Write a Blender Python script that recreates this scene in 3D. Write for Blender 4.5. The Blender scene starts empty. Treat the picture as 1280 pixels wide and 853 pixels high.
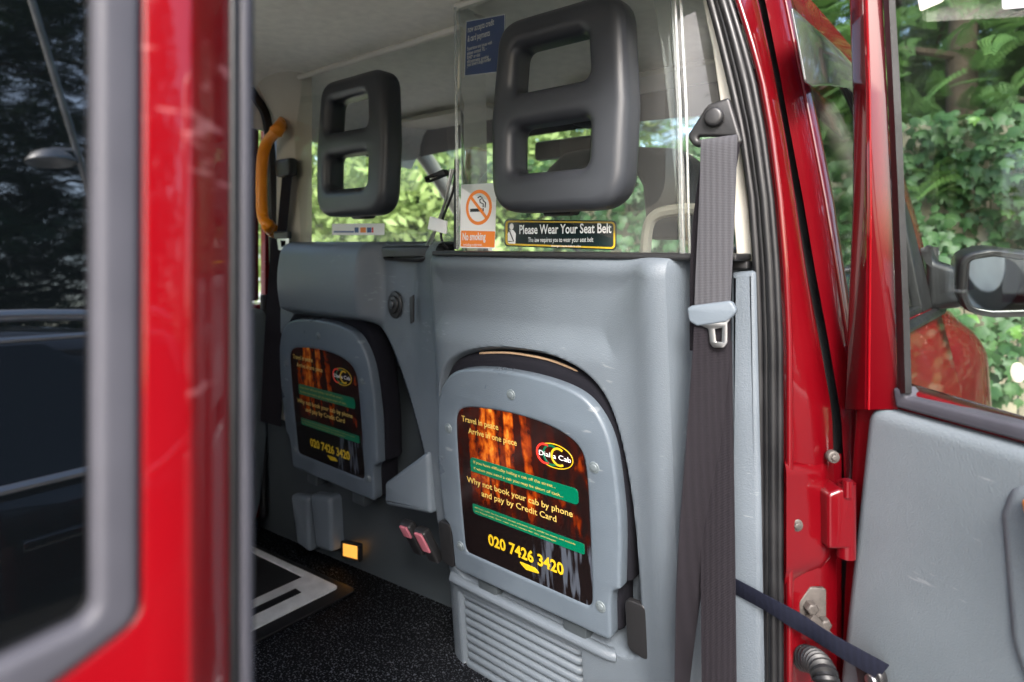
import bpy, math, random
import numpy as np
from mathutils import Vector, Matrix
from mathutils.geometry import tessellate_polygon
random.seed(7); rng = np.random.default_rng(7)
S = bpy.context.scene
COL = S.collection

# ------------------------------------------------------------------ camera, sky, sun, exposure
FPX, Y0, CZ = 780.0, 305.0, 1.25            # focal length and horizon in photo pixels, eye height
TH = math.atan2(936, 780)                   # how far the view is turned from the car's cross axis
FW = Vector((-math.cos(TH), math.sin(TH), 0)); RT = Vector((math.sin(TH), math.cos(TH), 0)); EYE = Vector((0, 0, CZ))
cam = bpy.data.cameras.new('camera'); camo = bpy.data.objects.new('camera', cam); COL.objects.link(camo)
cam.sensor_width = 36; cam.lens = 36 * FPX / 1280; cam.shift_y = -(426.5 - Y0) / 1280
cam.clip_start = 0.02; cam.clip_end = 600
camo.location = EYE; camo.rotation_euler = (math.pi / 2, 0, math.atan2(-FW.x, FW.y))
cam.dof.use_dof = True; cam.dof.focus_distance = 1.02; cam.dof.aperture_fstop = 3.5
S.camera = camo
SUN_EL, SUN_AZ = math.radians(40), math.radians(142)      # azimuth clockwise from +Y
w = bpy.data.worlds.new('World'); S.world = w; w.use_nodes = True
sky = w.node_tree.nodes.new('ShaderNodeTexSky'); sky.sky_type = 'NISHITA'; sky.sun_disc = False
sky.sun_elevation = SUN_EL; sky.sun_rotation = SUN_AZ; sky.air_density = 1.0; sky.dust_density = 3.0; sky.ozone_density = 1.0
bg = w.node_tree.nodes['Background']; bg.inputs[1].default_value = 0.15
w.node_tree.links.new(sky.outputs[0], bg.inputs[0])
sun = bpy.data.lights.new('sun', 'SUN'); suno = bpy.data.objects.new('sun', sun); COL.objects.link(suno)
sun.energy = 1.5; sun.angle = math.radians(20.0); sun.color = (1, .98, .955)
sd = Vector((math.sin(SUN_AZ) * math.cos(SUN_EL), math.cos(SUN_AZ) * math.cos(SUN_EL), math.sin(SUN_EL)))
suno.rotation_euler = sd.to_track_quat('Z', 'Y').to_euler(); suno.location = sd * 30
S.view_settings.view_transform = 'Standard'; S.view_settings.look = 'None'; S.view_settings.gamma = 1
S.view_settings.exposure = 2.35; S.view_settings.use_curve_mapping = False

# ------------------------------------------------------------------ materials
def mat(name, col, rough=.5, metal=0, coat=0, spec=.5, bump=None, var=0, vscale=8, sheen=0, ior=None):
    m = bpy.data.materials.new(name); m.use_nodes = True; nt = m.node_tree; b = nt.nodes['Principled BSDF']
    b.inputs['Base Color'].default_value = (*col, 1); b.inputs['Roughness'].default_value = rough
    b.inputs['Metallic'].default_value = metal; b.inputs['Coat Weight'].default_value = coat
    b.inputs['Coat Roughness'].default_value = .03; b.inputs['Specular IOR Level'].default_value = spec
    b.inputs['Sheen Weight'].default_value = sheen
    if ior: b.inputs['IOR'].default_value = ior
    tc = nt.nodes.new('ShaderNodeTexCoord'); m['tc'] = tc.name
    if var:
        n = nt.nodes.new('ShaderNodeTexNoise'); n.inputs['Scale'].default_value = vscale; n.inputs['Detail'].default_value = 6
        nt.links.new(tc.outputs['Object'], n.inputs['Vector'])
        r = nt.nodes.new('ShaderNodeMapRange'); r.inputs[1].default_value = .3; r.inputs[2].default_value = .7
        r.inputs[3].default_value = 1 - var; r.inputs[4].default_value = 1 + var
        nt.links.new(n.outputs['Fac'], r.inputs[0])
        v = nt.nodes.new('ShaderNodeVectorMath'); v.operation = 'SCALE'; v.inputs[0].default_value = col
        nt.links.new(r.outputs[0], v.inputs['Scale']); nt.links.new(v.outputs[0], b.inputs['Base Color'])
        r2 = nt.nodes.new('ShaderNodeMapRange'); r2.inputs[1].default_value = .3; r2.inputs[2].default_value = .7
        r2.inputs[3].default_value = max(0, rough - .1); r2.inputs[4].default_value = min(1, rough + .08)
        nt.links.new(n.outputs['Fac'], r2.inputs[0]); nt.links.new(r2.outputs[0], b.inputs['Roughness'])
    if bump:
        sc, st, dist = bump
        n2 = nt.nodes.new('ShaderNodeTexNoise'); n2.inputs['Scale'].default_value = sc; n2.inputs['Detail'].default_value = 3
        nt.links.new(tc.outputs['Object'], n2.inputs['Vector'])
        bp = nt.nodes.new('ShaderNodeBump'); bp.inputs['Strength'].default_value = st; bp.inputs['Distance'].default_value = dist
        nt.links.new(n2.outputs['Fac'], bp.inputs['Height']); nt.links.new(bp.outputs[0], b.inputs['Normal'])
    return m

def scratches(m, scale=(40, 40, 260), thr=.72, add=(.25, .27, .28)):
    """pale scuffs, thin and stretched, on top of a plastic"""
    nt = m.node_tree; b = nt.nodes['Principled BSDF']; tc = nt.nodes[m['tc']]
    mp = nt.nodes.new('ShaderNodeMapping'); mp.inputs['Scale'].default_value = scale; mp.inputs['Rotation'].default_value = (.4, .5, .2)
    n = nt.nodes.new('ShaderNodeTexNoise'); n.inputs['Scale'].default_value = 1; n.inputs['Detail'].default_value = 2
    nt.links.new(tc.outputs['Object'], mp.inputs[0]); nt.links.new(mp.outputs[0], n.inputs['Vector'])
    n3 = nt.nodes.new('ShaderNodeTexNoise'); n3.inputs['Scale'].default_value = 5; nt.links.new(tc.outputs['Object'], n3.inputs['Vector'])
    mu = nt.nodes.new('ShaderNodeMath'); mu.operation = 'MULTIPLY'; nt.links.new(n.outputs['Fac'], mu.inputs[0]); nt.links.new(n3.outputs['Fac'], mu.inputs[1])
    r = nt.nodes.new('ShaderNodeMapRange'); r.inputs[1].default_value = thr * .55; r.inputs[2].default_value = thr * .62; r.inputs[3].default_value = 0; r.inputs[4].default_value = .4
    nt.links.new(mu.outputs[0], r.inputs[0])
    mx = nt.nodes.new('ShaderNodeMix'); mx.data_type = 'RGBA'; nt.links.new(r.outputs[0], mx.inputs[0])
    src = b.inputs['Base Color']
    if src.is_linked: nt.links.new(src.links[0].from_socket, mx.inputs[6])
    else: mx.inputs[6].default_value = src.default_value
    mx.inputs[7].default_value = (*add, 1); nt.links.new(mx.outputs[2], src)

def thin_glass(name, tint, rough=.02, k=1.0, base=.0, dirt_haze=0):
    m = bpy.data.materials.new(name); m.use_nodes = True; nt = m.node_tree; nt.nodes.remove(nt.nodes['Principled BSDF'])
    out = nt.nodes['Material Output']
    t = nt.nodes.new('ShaderNodeBsdfTransparent'); t.inputs[0].default_value = (*tint, 1)
    g = nt.nodes.new('ShaderNodeBsdfGlossy'); g.inputs['Roughness'].default_value = rough; g.inputs[0].default_value = (1, 1, 1, 1)
    fr = nt.nodes.new('ShaderNodeFresnel'); fr.inputs[0].default_value = 1.5
    mu = nt.nodes.new('ShaderNodeMath'); mu.operation = 'MULTIPLY_ADD'; mu.inputs[1].default_value = k; mu.inputs[2].default_value = base; mu.use_clamp = True
    nt.links.new(fr.outputs[0], mu.inputs[0])
    mix = nt.nodes.new('ShaderNodeMixShader'); nt.links.new(mu.outputs[0], mix.inputs[0]); nt.links.new(t.outputs[0], mix.inputs[1]); nt.links.new(g.outputs[0], mix.inputs[2])
    last = mix
    if dirt_haze:
        d = nt.nodes.new('ShaderNodeBsdfDiffuse'); d.inputs[0].default_value = (.75, .75, .72, 1)  # pale diffuse film: dirt and painted haze together
        tc = nt.nodes.new('ShaderNodeTexCoord'); n = nt.nodes.new('ShaderNodeTexNoise'); n.inputs['Scale'].default_value = 7; n.inputs['Detail'].default_value = 8
        nt.links.new(tc.outputs['Object'], n.inputs['Vector'])
        r = nt.nodes.new('ShaderNodeMapRange'); r.inputs[1].default_value = .3; r.inputs[2].default_value = .75; r.inputs[3].default_value = dirt_haze * .4; r.inputs[4].default_value = dirt_haze * 1.4
        nt.links.new(n.outputs['Fac'], r.inputs[0])
        mx = nt.nodes.new('ShaderNodeMixShader'); nt.links.new(r.outputs[0], mx.inputs[0]); nt.links.new(mix.outputs[0], mx.inputs[1]); nt.links.new(d.outputs[0], mx.inputs[2]); last = mx
    nt.links.new(last.outputs[0], out.inputs[0])
    return m

GREY = mat('grey_plastic', (.094, .112, .131), .42, bump=(520, .45, .0016), var=.09, vscale=5); scratches(GREY, (40, 40, 200), .74)
GREY2 = mat('grey_seat_plastic', (.082, .102, .124), .36, bump=(600, .35, .0014), var=.10, vscale=9); scratches(GREY2, (30, 30, 150), .72)
DOORGREY = mat('door_card_grey', (.115, .136, .151), .5, bump=(520, .4, .0015), var=.08, vscale=6); scratches(DOORGREY, (30, 30, 160), .88)
SLATE = mat('slate_plastic', (.10, .122, .145), .5, bump=(300, .2, .001), var=.12)
KICK = mat('kick_panel_dark', (.030, .037, .042), .5, bump=(300, .2, .001), var=.15)
CHAR = mat('charcoal_foam', (.028, .031, .037), .40, bump=(650, .22, .001), var=.1)
BLACK = mat('black_plastic', (.012, .012, .013), .42, bump=(400, .15, .001))
RUBBER = mat('black_rubber', (.007, .007, .008), .45, var=.2, vscale=20, bump=(200, .1, .001))
SEALGREY = mat('window_rubber', (.042, .042, .052), .6, spec=.35, var=.12, vscale=18)
RED = mat('red_paint', (.165, .0004, .003), .45, coat=.7, spec=.1, var=.05, vscale=3); scratches(RED, (25, 25, 140), .71, (.6, .25, .25))
REDIN_SHADED = mat('red_door_paint_shaded', (.085, .0004, .0025), .42, coat=.9, spec=.1, var=.08, vscale=5, bump=(220, .04, .001))  # same red paint, darkened to stand for shade on door and hinge faces
RED_SHADED = mat('red_paint_shaded', (.095, .0004, .0025), .42, coat=1.0, spec=.15, var=.08, vscale=6)  # same red paint again, the pillar's shade darkened into the colour
CREAM = mat('cream_trim', (.62, .60, .53), .5, bump=(300, .1, .001), var=.05)
BEIGE = mat('beige_trim', (.46, .44, .37), .55, bump=(350, .15, .001), var=.06)
LINING = mat('headlining_cloth', (.82, .80, .72), .95, bump=(500, .5, .0015), var=.07, vscale=40, sheen=.2)
YELLOW = mat('yellow_handle', (.85, .27, .008), .35, var=.05)
ORANGE = mat('orange_print', (.85, .22, .01), .35)
STEEL = mat('steel', (.62, .62, .62), .3, metal=1)
CASTING = mat('grimy_metal', (.075, .066, .06), .55, metal=.4, var=.35, vscale=60, bump=(160, .4, .001))
CHROME = mat('chrome', (.8, .8, .8), .08, metal=1)
ALU = mat('step_plate', (.68, .69, .70), .4, metal=.3, var=.15, vscale=30)
FABRIC = mat('seat_cloth', (.008, .008, .011), .95, bump=(900, .6, .001), spec=.1)
DARKSEAT = mat('driver_seat_cloth', (.022, .03, .036), .8, bump=(500, .4, .001), sheen=.2)
PIPING = mat('piping', (.42, .28, .17), .7)
WHITE = mat('white_print', (.8, .8, .8), .35)
SCREW = mat('screw_grey', (.10, .12, .13), .35)
BLUEP = mat('blue_print', (.012, .06, .22), .35)
GREENP = mat('green_print', (.0, .10, .05), .3)
YELP = mat('yellow_print', (.50, .33, .012), .3)
CREAMP = mat('pale_yellow_print', (.44, .32, .08), .3)
REDP = mat('red_print', (.7, .03, .02), .3)
NAVYP = mat('navy_print', (.006, .018, .02), .12)
CARDP = mat('paper', (.68, .64, .52), .6, var=.05)
PINK = mat('pink_button', (.36, .11, .14), .4)
SATIN = mat('satin_trim', (.75, .76, .78), .35, metal=.7)
BLACKPAINT = mat('black_car_paint', (.004, .005, .006), .25, coat=1)
DARKGLASS = mat('dark_side_glass', (.002, .003, .003), .02, ior=1.6)
REFGLASS = mat('privacy_glass', (.0015, .002, .0025), .015, ior=2.0)
MIRROR = mat('mirror_face', (.8, .83, .83), .02, metal=1)
TYRE = mat('tyre', (.012, .012, .012), .8)
LAMPY = mat('amber_lens', (.8, .3, .03), .25)
LB = LAMPY.node_tree.nodes['Principled BSDF']; LB.inputs['Emission Color'].default_value = (1, .45, .08, 1); LB.inputs['Emission Strength'].default_value = .22
GLASS = thin_glass('screen_glass', (.90, .93, .92), k=.8, dirt_haze=.045)  # film also paints a pale haze over the view into the cab
DOORGLASS = thin_glass('door_glass', (.93, .96, .95), k=.9)
WINDSCREEN = thin_glass('windscreen_glass', (.90, .95, .92), k=.6, dirt_haze=.03)
SMOKE = thin_glass('smoked_plastic', (.17, .15, .20), rough=.06, k=2.0, base=.08, dirt_haze=.05)
CLEAR = thin_glass('clear_strip', (.85, .88, .88), rough=.3, k=1.0, base=.12, dirt_haze=.06)
PULLGLASS = thin_glass('open_door_glass', (.90, .94, .92), rough=.0, k=.7, base=.0)

def webbing(name, col, sc=900):
    m = mat(name, col, .8, spec=.12); nt = m.node_tree; b = nt.nodes['Principled BSDF']; tc = nt.nodes[m['tc']]
    wv = nt.nodes.new('ShaderNodeTexWave'); wv.bands_direction = 'Z'; wv.inputs['Scale'].default_value = sc / 6; wv.inputs['Distortion'].default_value = .6
    w2 = nt.nodes.new('ShaderNodeTexWave'); w2.bands_direction = 'X'; w2.inputs['Scale'].default_value = 40
    nt.links.new(tc.outputs['Object'], wv.inputs[0]); nt.links.new(tc.outputs['Object'], w2.inputs[0])
    ad = nt.nodes.new('ShaderNodeMath'); ad.operation = 'ADD'; nt.links.new(wv.outputs['Fac'], ad.inputs[0]); nt.links.new(w2.outputs['Fac'], ad.inputs[1])
    bp = nt.nodes.new('ShaderNodeBump'); bp.inputs['Strength'].default_value = .35; bp.inputs['Distance'].default_value = .001
    nt.links.new(ad.outputs[0], bp.inputs['Height']); nt.links.new(bp.outputs[0], b.inputs['Normal'])
    r = nt.nodes.new('ShaderNodeMapRange'); r.inputs[2].default_value = 2; r.inputs[3].default_value = .8; r.inputs[4].default_value = 1.25; nt.links.new(ad.outputs[0], r.inputs[0])
    v = nt.nodes.new('ShaderNodeVectorMath'); v.operation = 'SCALE'; v.inputs[0].default_value = col
    nt.links.new(r.outputs[0], v.inputs['Scale']); nt.links.new(v.outputs[0], b.inputs['Base Color'])
    return m
WEB = webbing('belt_webbing', (.052, .052, .058)); WEBDARK = webbing('belt_webbing_dark', (.011, .0095, .012)); STRAPM = webbing('navy_strap', (.005, .006, .013), 1500)

def carpet():
    m = mat('speckled_floor', (.01, .011, .014), .8, bump=(180, .8, .003), spec=.12); nt = m.node_tree; b = nt.nodes['Principled BSDF']; tc = nt.nodes[m['tc']]
    last = None
    for sc, lo, hi in ((150, .60, .66), (300, .59, .65)):
        n = nt.nodes.new('ShaderNodeTexNoise'); n.inputs['Scale'].default_value = sc; n.inputs['Detail'].default_value = 1.5
        nt.links.new(tc.outputs['Object'], n.inputs['Vector'])
        r = nt.nodes.new('ShaderNodeMapRange'); r.inputs[1].default_value = lo; r.inputs[2].default_value = hi; nt.links.new(n.outputs['Fac'], r.inputs[0])
        if last is None: last = r
        else:
            a = nt.nodes.new('ShaderNodeMath'); a.operation = 'MAXIMUM'; nt.links.new(last.outputs[0], a.inputs[0]); nt.links.new(r.outputs[0], a.inputs[1]); last = a
    mx = nt.nodes.new('ShaderNodeMix'); mx.data_type = 'RGBA'; nt.links.new(last.outputs[0], mx.inputs[0])
    nd = nt.nodes.new('ShaderNodeTexNoise'); nd.inputs['Scale'].default_value = 5; nd.inputs['Detail'].default_value = 7; nt.links.new(tc.outputs['Object'], nd.inputs['Vector'])
    rd = nt.nodes.new('ShaderNodeMapRange'); rd.inputs[1].default_value = .35; rd.inputs[2].default_value = .65; rd.inputs[3].default_value = .35; rd.inputs[4].default_value = 1; nt.links.new(nd.outputs['Fac'], rd.inputs[0])
    md = nt.nodes.new('ShaderNodeMath'); md.operation = 'MULTIPLY'; nt.links.new(last.outputs[0], md.inputs[0]); nt.links.new(rd.outputs[0], md.inputs[1]); nt.links.new(md.outputs[0], mx.inputs[0])
    mx.inputs[6].default_value = (.0045, .0055, .008, 1); mx.inputs[7].default_value = (.22, .24, .28, 1); nt.links.new(mx.outputs[2], b.inputs['Base Color'])
    return m
CARPET = carpet()

def poster_mat():
    """a blurred night street: orange lit fronts over black, grey rails low down"""
    m = mat('poster_print', (0, 0, 0), .12, spec=.5); nt = m.node_tree; b = nt.nodes['Principled BSDF']; tc = nt.nodes[m['tc']]; L = nt.links
    def noise(scale, det=4):
        mp = nt.nodes.new('ShaderNodeMapping'); mp.inputs['Scale'].default_value = scale; L.new(tc.outputs['Generated'], mp.inputs[0])
        n = nt.nodes.new('ShaderNodeTexNoise'); n.inputs['Scale'].default_value = 1; n.inputs['Detail'].default_value = det; L.new(mp.outputs[0], n.inputs['Vector']); return n.outputs['Fac']
    def rng_(x, a, b_, c, d):
        r = nt.nodes.new('ShaderNodeMapRange'); r.inputs[1].default_value = a; r.inputs[2].default_value = b_; r.inputs[3].default_value = c; r.inputs[4].default_value = d; L.new(x, r.inputs[0]); return r.outputs[0]
    def op(o, x, y):
        n = nt.nodes.new('ShaderNodeMath'); n.operation = o
        for i, q in enumerate((x, y)):
            if isinstance(q, (int, float)): n.inputs[i].default_value = q
            else: L.new(q, n.inputs[i])
        return n.outputs[0]
    sp = nt.nodes.new('ShaderNodeSeparateXYZ'); L.new(tc.outputs['Generated'], sp.inputs[0]); x, z = sp.outputs[0], sp.outputs[2]
    towers = rng_(noise((15, 1, 1.3), 2), .44, .58, 0, 1)
    fine = rng_(noise((22, 1, 16), 3), .3, .65, .25, 1)
    cx = op('ABSOLUTE', op('SUBTRACT', op('ADD', x, op('MULTIPLY', z, .12)), .45), 0)
    col = rng_(cx, 0, .34, 1.15, .12)
    hi = rng_(z, .28, .5, 0, 1)
    o = op('MULTIPLY', op('MULTIPLY', op('ADD', op('MULTIPLY', towers, .8), .25), fine), op('MULTIPLY', col, hi))
    big = rng_(noise((12, 1, 5), 2), .5, .62, 0, .5)
    o = op('MAXIMUM', o, op('MULTIPLY', op('MULTIPLY', big, rng_(x, .55, .9, 0, 1)), rng_(z, .3, .45, 0, .7)))
    cr = nt.nodes.new('ShaderNodeValToRGB'); e = cr.color_ramp.elements
    e[0].position = 0; e[0].color = (.006, .004, .004, 1); e[1].position = 1; e[1].color = (.62, .25, .03, 1)
    for p, c in ((.16, (.03, .004, .002, 1)), (.38, (.17, .02, .002, 1)), (.64, (.40, .08, .006, 1))):
        q = e.new(p); q.color = c
    L.new(o, cr.inputs[0])
    rails = op('MULTIPLY', rng_(noise((26, 1, 3), 2), .52, .6, 0, 1), op('MULTIPLY', rng_(x, .5, .7, 0, 1), rng_(z, .36, .28, 0, 1)))
    mx = nt.nodes.new('ShaderNodeMix'); mx.data_type = 'RGBA'; L.new(op('MULTIPLY', rails, .8), mx.inputs[0]); L.new(cr.outputs[0], mx.inputs[6]); mx.inputs[7].default_value = (.06, .07, .09, 1)
    L.new(mx.outputs[2], b.inputs['Base Color'])
    return m
POSTER = poster_mat()

def leafmat(name, a, b_, rough=.5, trans=.25, scale=6):
    m = mat(name, a, rough); nt = m.node_tree; b = nt.nodes['Principled BSDF']; tc = nt.nodes[m['tc']]; L = nt.links
    n = nt.nodes.new('ShaderNodeTexNoise'); n.inputs['Scale'].default_value = scale; n.inputs['Detail'].default_value = 8; n.inputs['Roughness'].default_value = .8
    L.new(tc.outputs['Object'], n.inputs['Vector'])
    cr = nt.nodes.new('ShaderNodeValToRGB'); cr.color_ramp.elements[0].position = .34; cr.color_ramp.elements[0].color = (*a, 1); cr.color_ramp.elements[1].position = .68; cr.color_ramp.elements[1].color = (*b_, 1)
    L.new(n.outputs['Fac'], cr.inputs[0]); L.new(cr.outputs[0], b.inputs['Base Color'])
    t = nt.nodes.new('ShaderNodeBsdfTranslucent'); L.new(cr.outputs[0], t.inputs[0])
    mx = nt.nodes.new('ShaderNodeMixShader'); mx.inputs[0].default_value = trans; L.new(b.outputs[0], mx.inputs[1]); L.new(t.outputs[0], mx.inputs[2])
    L.new(mx.outputs[0], nt.nodes['Material Output'].inputs[0]); return m
IVY = leafmat('ivy_leaf', (.022, .07, .026), (.075, .16, .05), .5, .25, 9)
IVYNEW = leafmat('ivy_leaf_young', (.10, .22, .05), (.16, .32, .07), .4, .3, 9)
CONIFER = leafmat('conifer_needles', (.035, .10, .03), (.14, .26, .065), .6, .4, 2.5)
CONIFERD = leafmat('conifer_needles_dark', (.018, .045, .022), (.05, .095, .035), .6, .2, 2.5)
BROAD = leafmat('broad_leaf', (.15, .25, .07), (.36, .46, .17), .5, .4, 3)
BARK = mat('bark', (.09, .065, .045), .9, var=.3, vscale=12, bump=(30, .8, .01))
ASPHALT = mat('asphalt', (.30, .29, .265), .9, var=.22, vscale=6, bump=(120, .6, .004))
FENCEM = mat('pale_fence_wood', (.42, .37, .28), .8, var=.2, vscale=10)
POLEM = mat('galvanised_pole', (.45, .46, .47), .4, metal=.6, var=.15)

# ------------------------------------------------------------------ geometry helpers: each returns (verts, faces)
def ray(px, py): return FW + RT * ((px - 640) / FPX) + Vector((0, 0, (Y0 - py) / FPX))
class Frame:
    def __init__(s, O, U, V):
        s.O = Vector(O); s.U = Vector(U).normalized(); s.V = Vector(V).normalized(); s.N = s.U.cross(s.V).normalized()
    def P(s, u, v, n=0): return s.O + s.U * u + s.V * v + s.N * n
    def hit(s, px, py, n=0):
        d = ray(px, py); return EYE + d * ((s.O + s.N * n - EYE).dot(s.N) / d.dot(s.N))
    def uv(s, px, py, n=0):
        q = s.hit(px, py, n) - s.O; return q.dot(s.U), q.dot(s.V)
def FY(Y, k=0.0, z0=1.22): return Frame((0, Y, z0), (1, 0, 0), (0, -k, 1))
def pxs(fr, pts, n=0): return [(*fr.uv(p[0], p[1], n), p[2] if len(p) > 2 else 0) for p in pts]
def rounded(pts, seg=7):
    out = []; n = len(pts)
    for i in range(n):
        p = Vector(pts[i][:2]); r = pts[i][2] if len(pts[i]) > 2 else 0
        a = Vector(pts[i - 1][:2]) - p; b = Vector(pts[(i + 1) % n][:2]) - p
        if r <= 0: out.append((p.x, p.y)); continue
        la, lb = a.length, b.length; a /= la; b /= lb
        ang = a.angle(b); t = min(r / max(math.tan(ang / 2), 1e-4), la * .49, lb * .49)
        p0, p1 = p + a * t, p + b * t
        for k in range(seg + 1):
            f = k / seg; q = p0 * (1 - f) ** 2 + p * 2 * f * (1 - f) + p1 * f * f; out.append((q.x, q.y))
    return out
def chaikin(p, it=2, keep=0):
    for _ in range(it): p = [q for i in range(len(p)) for q in ((p[i - 1][0] * .25 + p[i][0] * .75, p[i - 1][1] * .25 + p[i][1] * .75), (p[i][0] * .75 + p[(i + 1) % len(p)][0] * .25, p[i][1] * .75 + p[(i + 1) % len(p)][1] * .25))]
    return p
def area(p): return sum(p[i - 1][0] * p[i][1] - p[i][0] * p[i - 1][1] for i in range(len(p))) / 2
def inset(p, d):
    """p counter-clockwise moves inwards by d; clockwise (a hole) outwards"""
    n = len(p); out = []
    for i in range(n):
        a = Vector(p[i]) - Vector(p[i - 1]); b = Vector(p[(i + 1) % n]) - Vector(p[i])
        if a.length < 1e-7: a = b
        if b.length < 1e-7: b = a
        na = Vector((-a.y, a.x)).normalized(); nb = Vector((-b.y, b.x)).normalized(); m = na + nb
        m = na if m.length < 1e-5 else m.normalized(); c = max(m.dot(na), .45); q = Vector(p[i]) + m * (d / c); out.append((q.x, q.y))
    return out
def plate(fr, outer, holes=(), th=.01, bev=.002, off=0., res=3, seg=7, rnd=True):
    """a slab whose FRONT face lies off metres before the frame's plane; th deep; edges rounded by bev"""
    loops = []
    for i, p in enumerate([outer] + list(holes)):
        p = rounded(p, seg) if rnd else [tuple(q[:2]) for q in p]
        if (area(p) > 0) != (i == 0): p = p[::-1]
        loops.append(p)
    prof = [(bev * (1 - math.cos(math.pi / 2 * (1 - k / res))) if 0 else bev * (1 - math.sin(math.pi / 2 * k / res)), -bev * (1 - math.cos(math.pi / 2 * k / res))) for k in range(res + 1)]
    # (inset, depth): from the front face (inset bev, depth 0) to the side (inset 0, depth -bev), then back
    prof = prof + [(0, -th + bev)] + [(bev * (1 - math.cos(math.pi / 2 * k / res)), -th + bev - bev * math.sin(math.pi / 2 * k / res)) for k in range(1, res + 1)]
    V, Fc = [], []; fronts, backs = [], []
    for p in loops:
        rings = []
        for d, h in prof:
            q = inset(p, d) if d > 1e-9 else p; st = len(V)
            V += [fr.P(x, y, off + h) for x, y in q]; rings.append((st, len(q), q))
        for (a, n, _), (b, _, _) in zip(rings, rings[1:]):
            Fc += [(a + i, b + i, b + (i + 1) % n, a + (i + 1) % n) for i in range(n)]
        fronts.append(rings[0]); backs.append(rings[-1])
    for k, caps in enumerate((fronts, backs)):
        idx = [s + i for s, n, _ in caps for i in range(n)]
        tr = tessellate_polygon([[Vector((x, y, 0)) for x, y in q] for _, _, q in caps])
        flat = [xy for _, _, q in caps for xy in q]
        for t in tr:
            A = (flat[t[1]][0] - flat[t[0]][0]) * (flat[t[2]][1] - flat[t[0]][1]) - (flat[t[2]][0] - flat[t[0]][0]) * (flat[t[1]][1] - flat[t[0]][1])
            if (A > 0) != (k == 0): t = t[::-1]
            Fc.append(tuple(idx[j] for j in t))
    return V, Fc
def tube(pts, r, n=10, caps=True, closed=False, flat=1.0, up=(0, 0, 1)):
    pts = [Vector(p) for p in pts]; N = len(pts); V, Fc = [], []; prev = None
    for i, p in enumerate(pts):
        t = (pts[(i + 1) % N] - pts[i - 1]) if closed else (pts[min(i + 1, N - 1)] - pts[max(i - 1, 0)])
        t.normalize()
        if prev is None:
            a = Vector(up); a = a - t * a.dot(t)
            if a.length < 1e-3: a = Vector((1, 0, 0)) - t * t.x
        else: a = prev - t * prev.dot(t)
        a.normalize(); prev = a; b = t.cross(a); rr = r[i] if isinstance(r, (list, tuple)) else r
        V += [p + a * (rr * math.cos(2 * math.pi * k / n)) + b * (rr * flat * math.sin(2 * math.pi * k / n)) for k in range(n)]
    for i in range(N if closed else N - 1):
        j = (i + 1) % N; Fc += [(i * n + k, i * n + (k + 1) % n, j * n + (k + 1) % n, j * n + k) for k in range(n)]
    if caps and not closed: Fc += [tuple(range(n))[::-1], tuple((N - 1) * n + k for k in range(n))]
    return V, Fc
def spline(pts, m=6):
    pts = [Vector(p) for p in pts]; out = []
    for i in range(len(pts) - 1):
        a, b, c, d = pts[max(i - 1, 0)], pts[i], pts[i + 1], pts[min(i + 2, len(pts) - 1)]
        for k in range(m):
            t = k / m; out.append(.5 * ((2 * b) + (c - a) * t + (2 * a - 5 * b + 4 * c - d) * t * t + (3 * b - a - 3 * c + d) * t ** 3))
    return out + [pts[-1]]
def ribbon(pts, wd, width, th=.0016):
    """webbing: a thin rectangle swept along pts, wd its width direction"""
    pts = [Vector(p) for p in pts]; V, Fc = [], []; N = len(pts)
    for i, p in enumerate(pts):
        t = (pts[min(i + 1, N - 1)] - pts[max(i - 1, 0)]).normalized(); wv = Vector(wd[i] if isinstance(wd, list) else wd); wv = (wv - t * wv.dot(t)).normalized(); nn = t.cross(wv)
        ww = width[i] if isinstance(width, list) else width
        for sx, sn in ((-.5, .5), (-.46, 1), (.46, 1), (.5, .5), (.5, -.5), (.46, -1), (-.46, -1), (-.5, -.5)): V.append(p + wv * (sx * ww) + nn * (sn * th / 2))
    for i in range(N - 1): Fc += [(i * 8 + k, i * 8 + (k + 1) % 8, i * 8 + 8 + (k + 1) % 8, i * 8 + 8 + k) for k in range(8)]
    return V, Fc + [tuple(range(8))[::-1], tuple((N - 1) * 8 + k for k in range(8))]
def surf(fn, us, vs):
    V = [Vector(fn(u, v)) for v in vs for u in us]; n = len(us)
    return V, [(j * n + i, j * n + i + 1, (j + 1) * n + i + 1, (j + 1) * n + i) for j in range(len(vs) - 1) for i in range(n - 1)]
def loft(secs, closed=False, caps=False):
    n = len(secs[0]); V = [Vector(p) for s in secs for p in s]; Fc = []
    for j in range(len(secs) - 1): Fc += [(j * n + i, j * n + (i + 1) % n, (j + 1) * n + (i + 1) % n, (j + 1) * n + i) for i in range(n if closed else n - 1)]
    if caps: Fc += [tuple(range(n))[::-1], tuple((len(secs) - 1) * n + i for i in range(n))]
    return V, Fc
def box(c, s, bev=.004, U=(1, 0, 0), V=(0, 0, 1)):
    fr = Frame(c, U, V); a, b = s[0] / 2, s[2] / 2; bev = min(bev, a * .9, b * .9, s[1] * .45)
    return plate(fr, [(-a, -b, bev), (a, -b, bev), (a, b, bev), (-a, b, bev)], th=s[1], bev=bev, off=s[1] / 2, res=2, seg=3)
def ellip(fr, c, ru, rv, n=28): return [(c[0] + ru * math.cos(2 * math.pi * k / n), c[1] + rv * math.sin(2 * math.pi * k / n)) for k in range(n)]
def disc(fr, c, ru, rv=None, th=.004, bev=.0015, off=.004, n=28): return plate(fr, ellip(fr, c, ru, rv or ru, n), th=th, bev=bev, off=off, rnd=False)
def ring(fr, c, ru, rv, wd, th=.0006, off=.0006, n=36): return plate(fr, ellip(fr, c, ru, rv, n), [ellip(fr, c, ru - wd, rv - wd, n)], th=th, bev=.0001, off=off, rnd=False, res=1)
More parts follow.
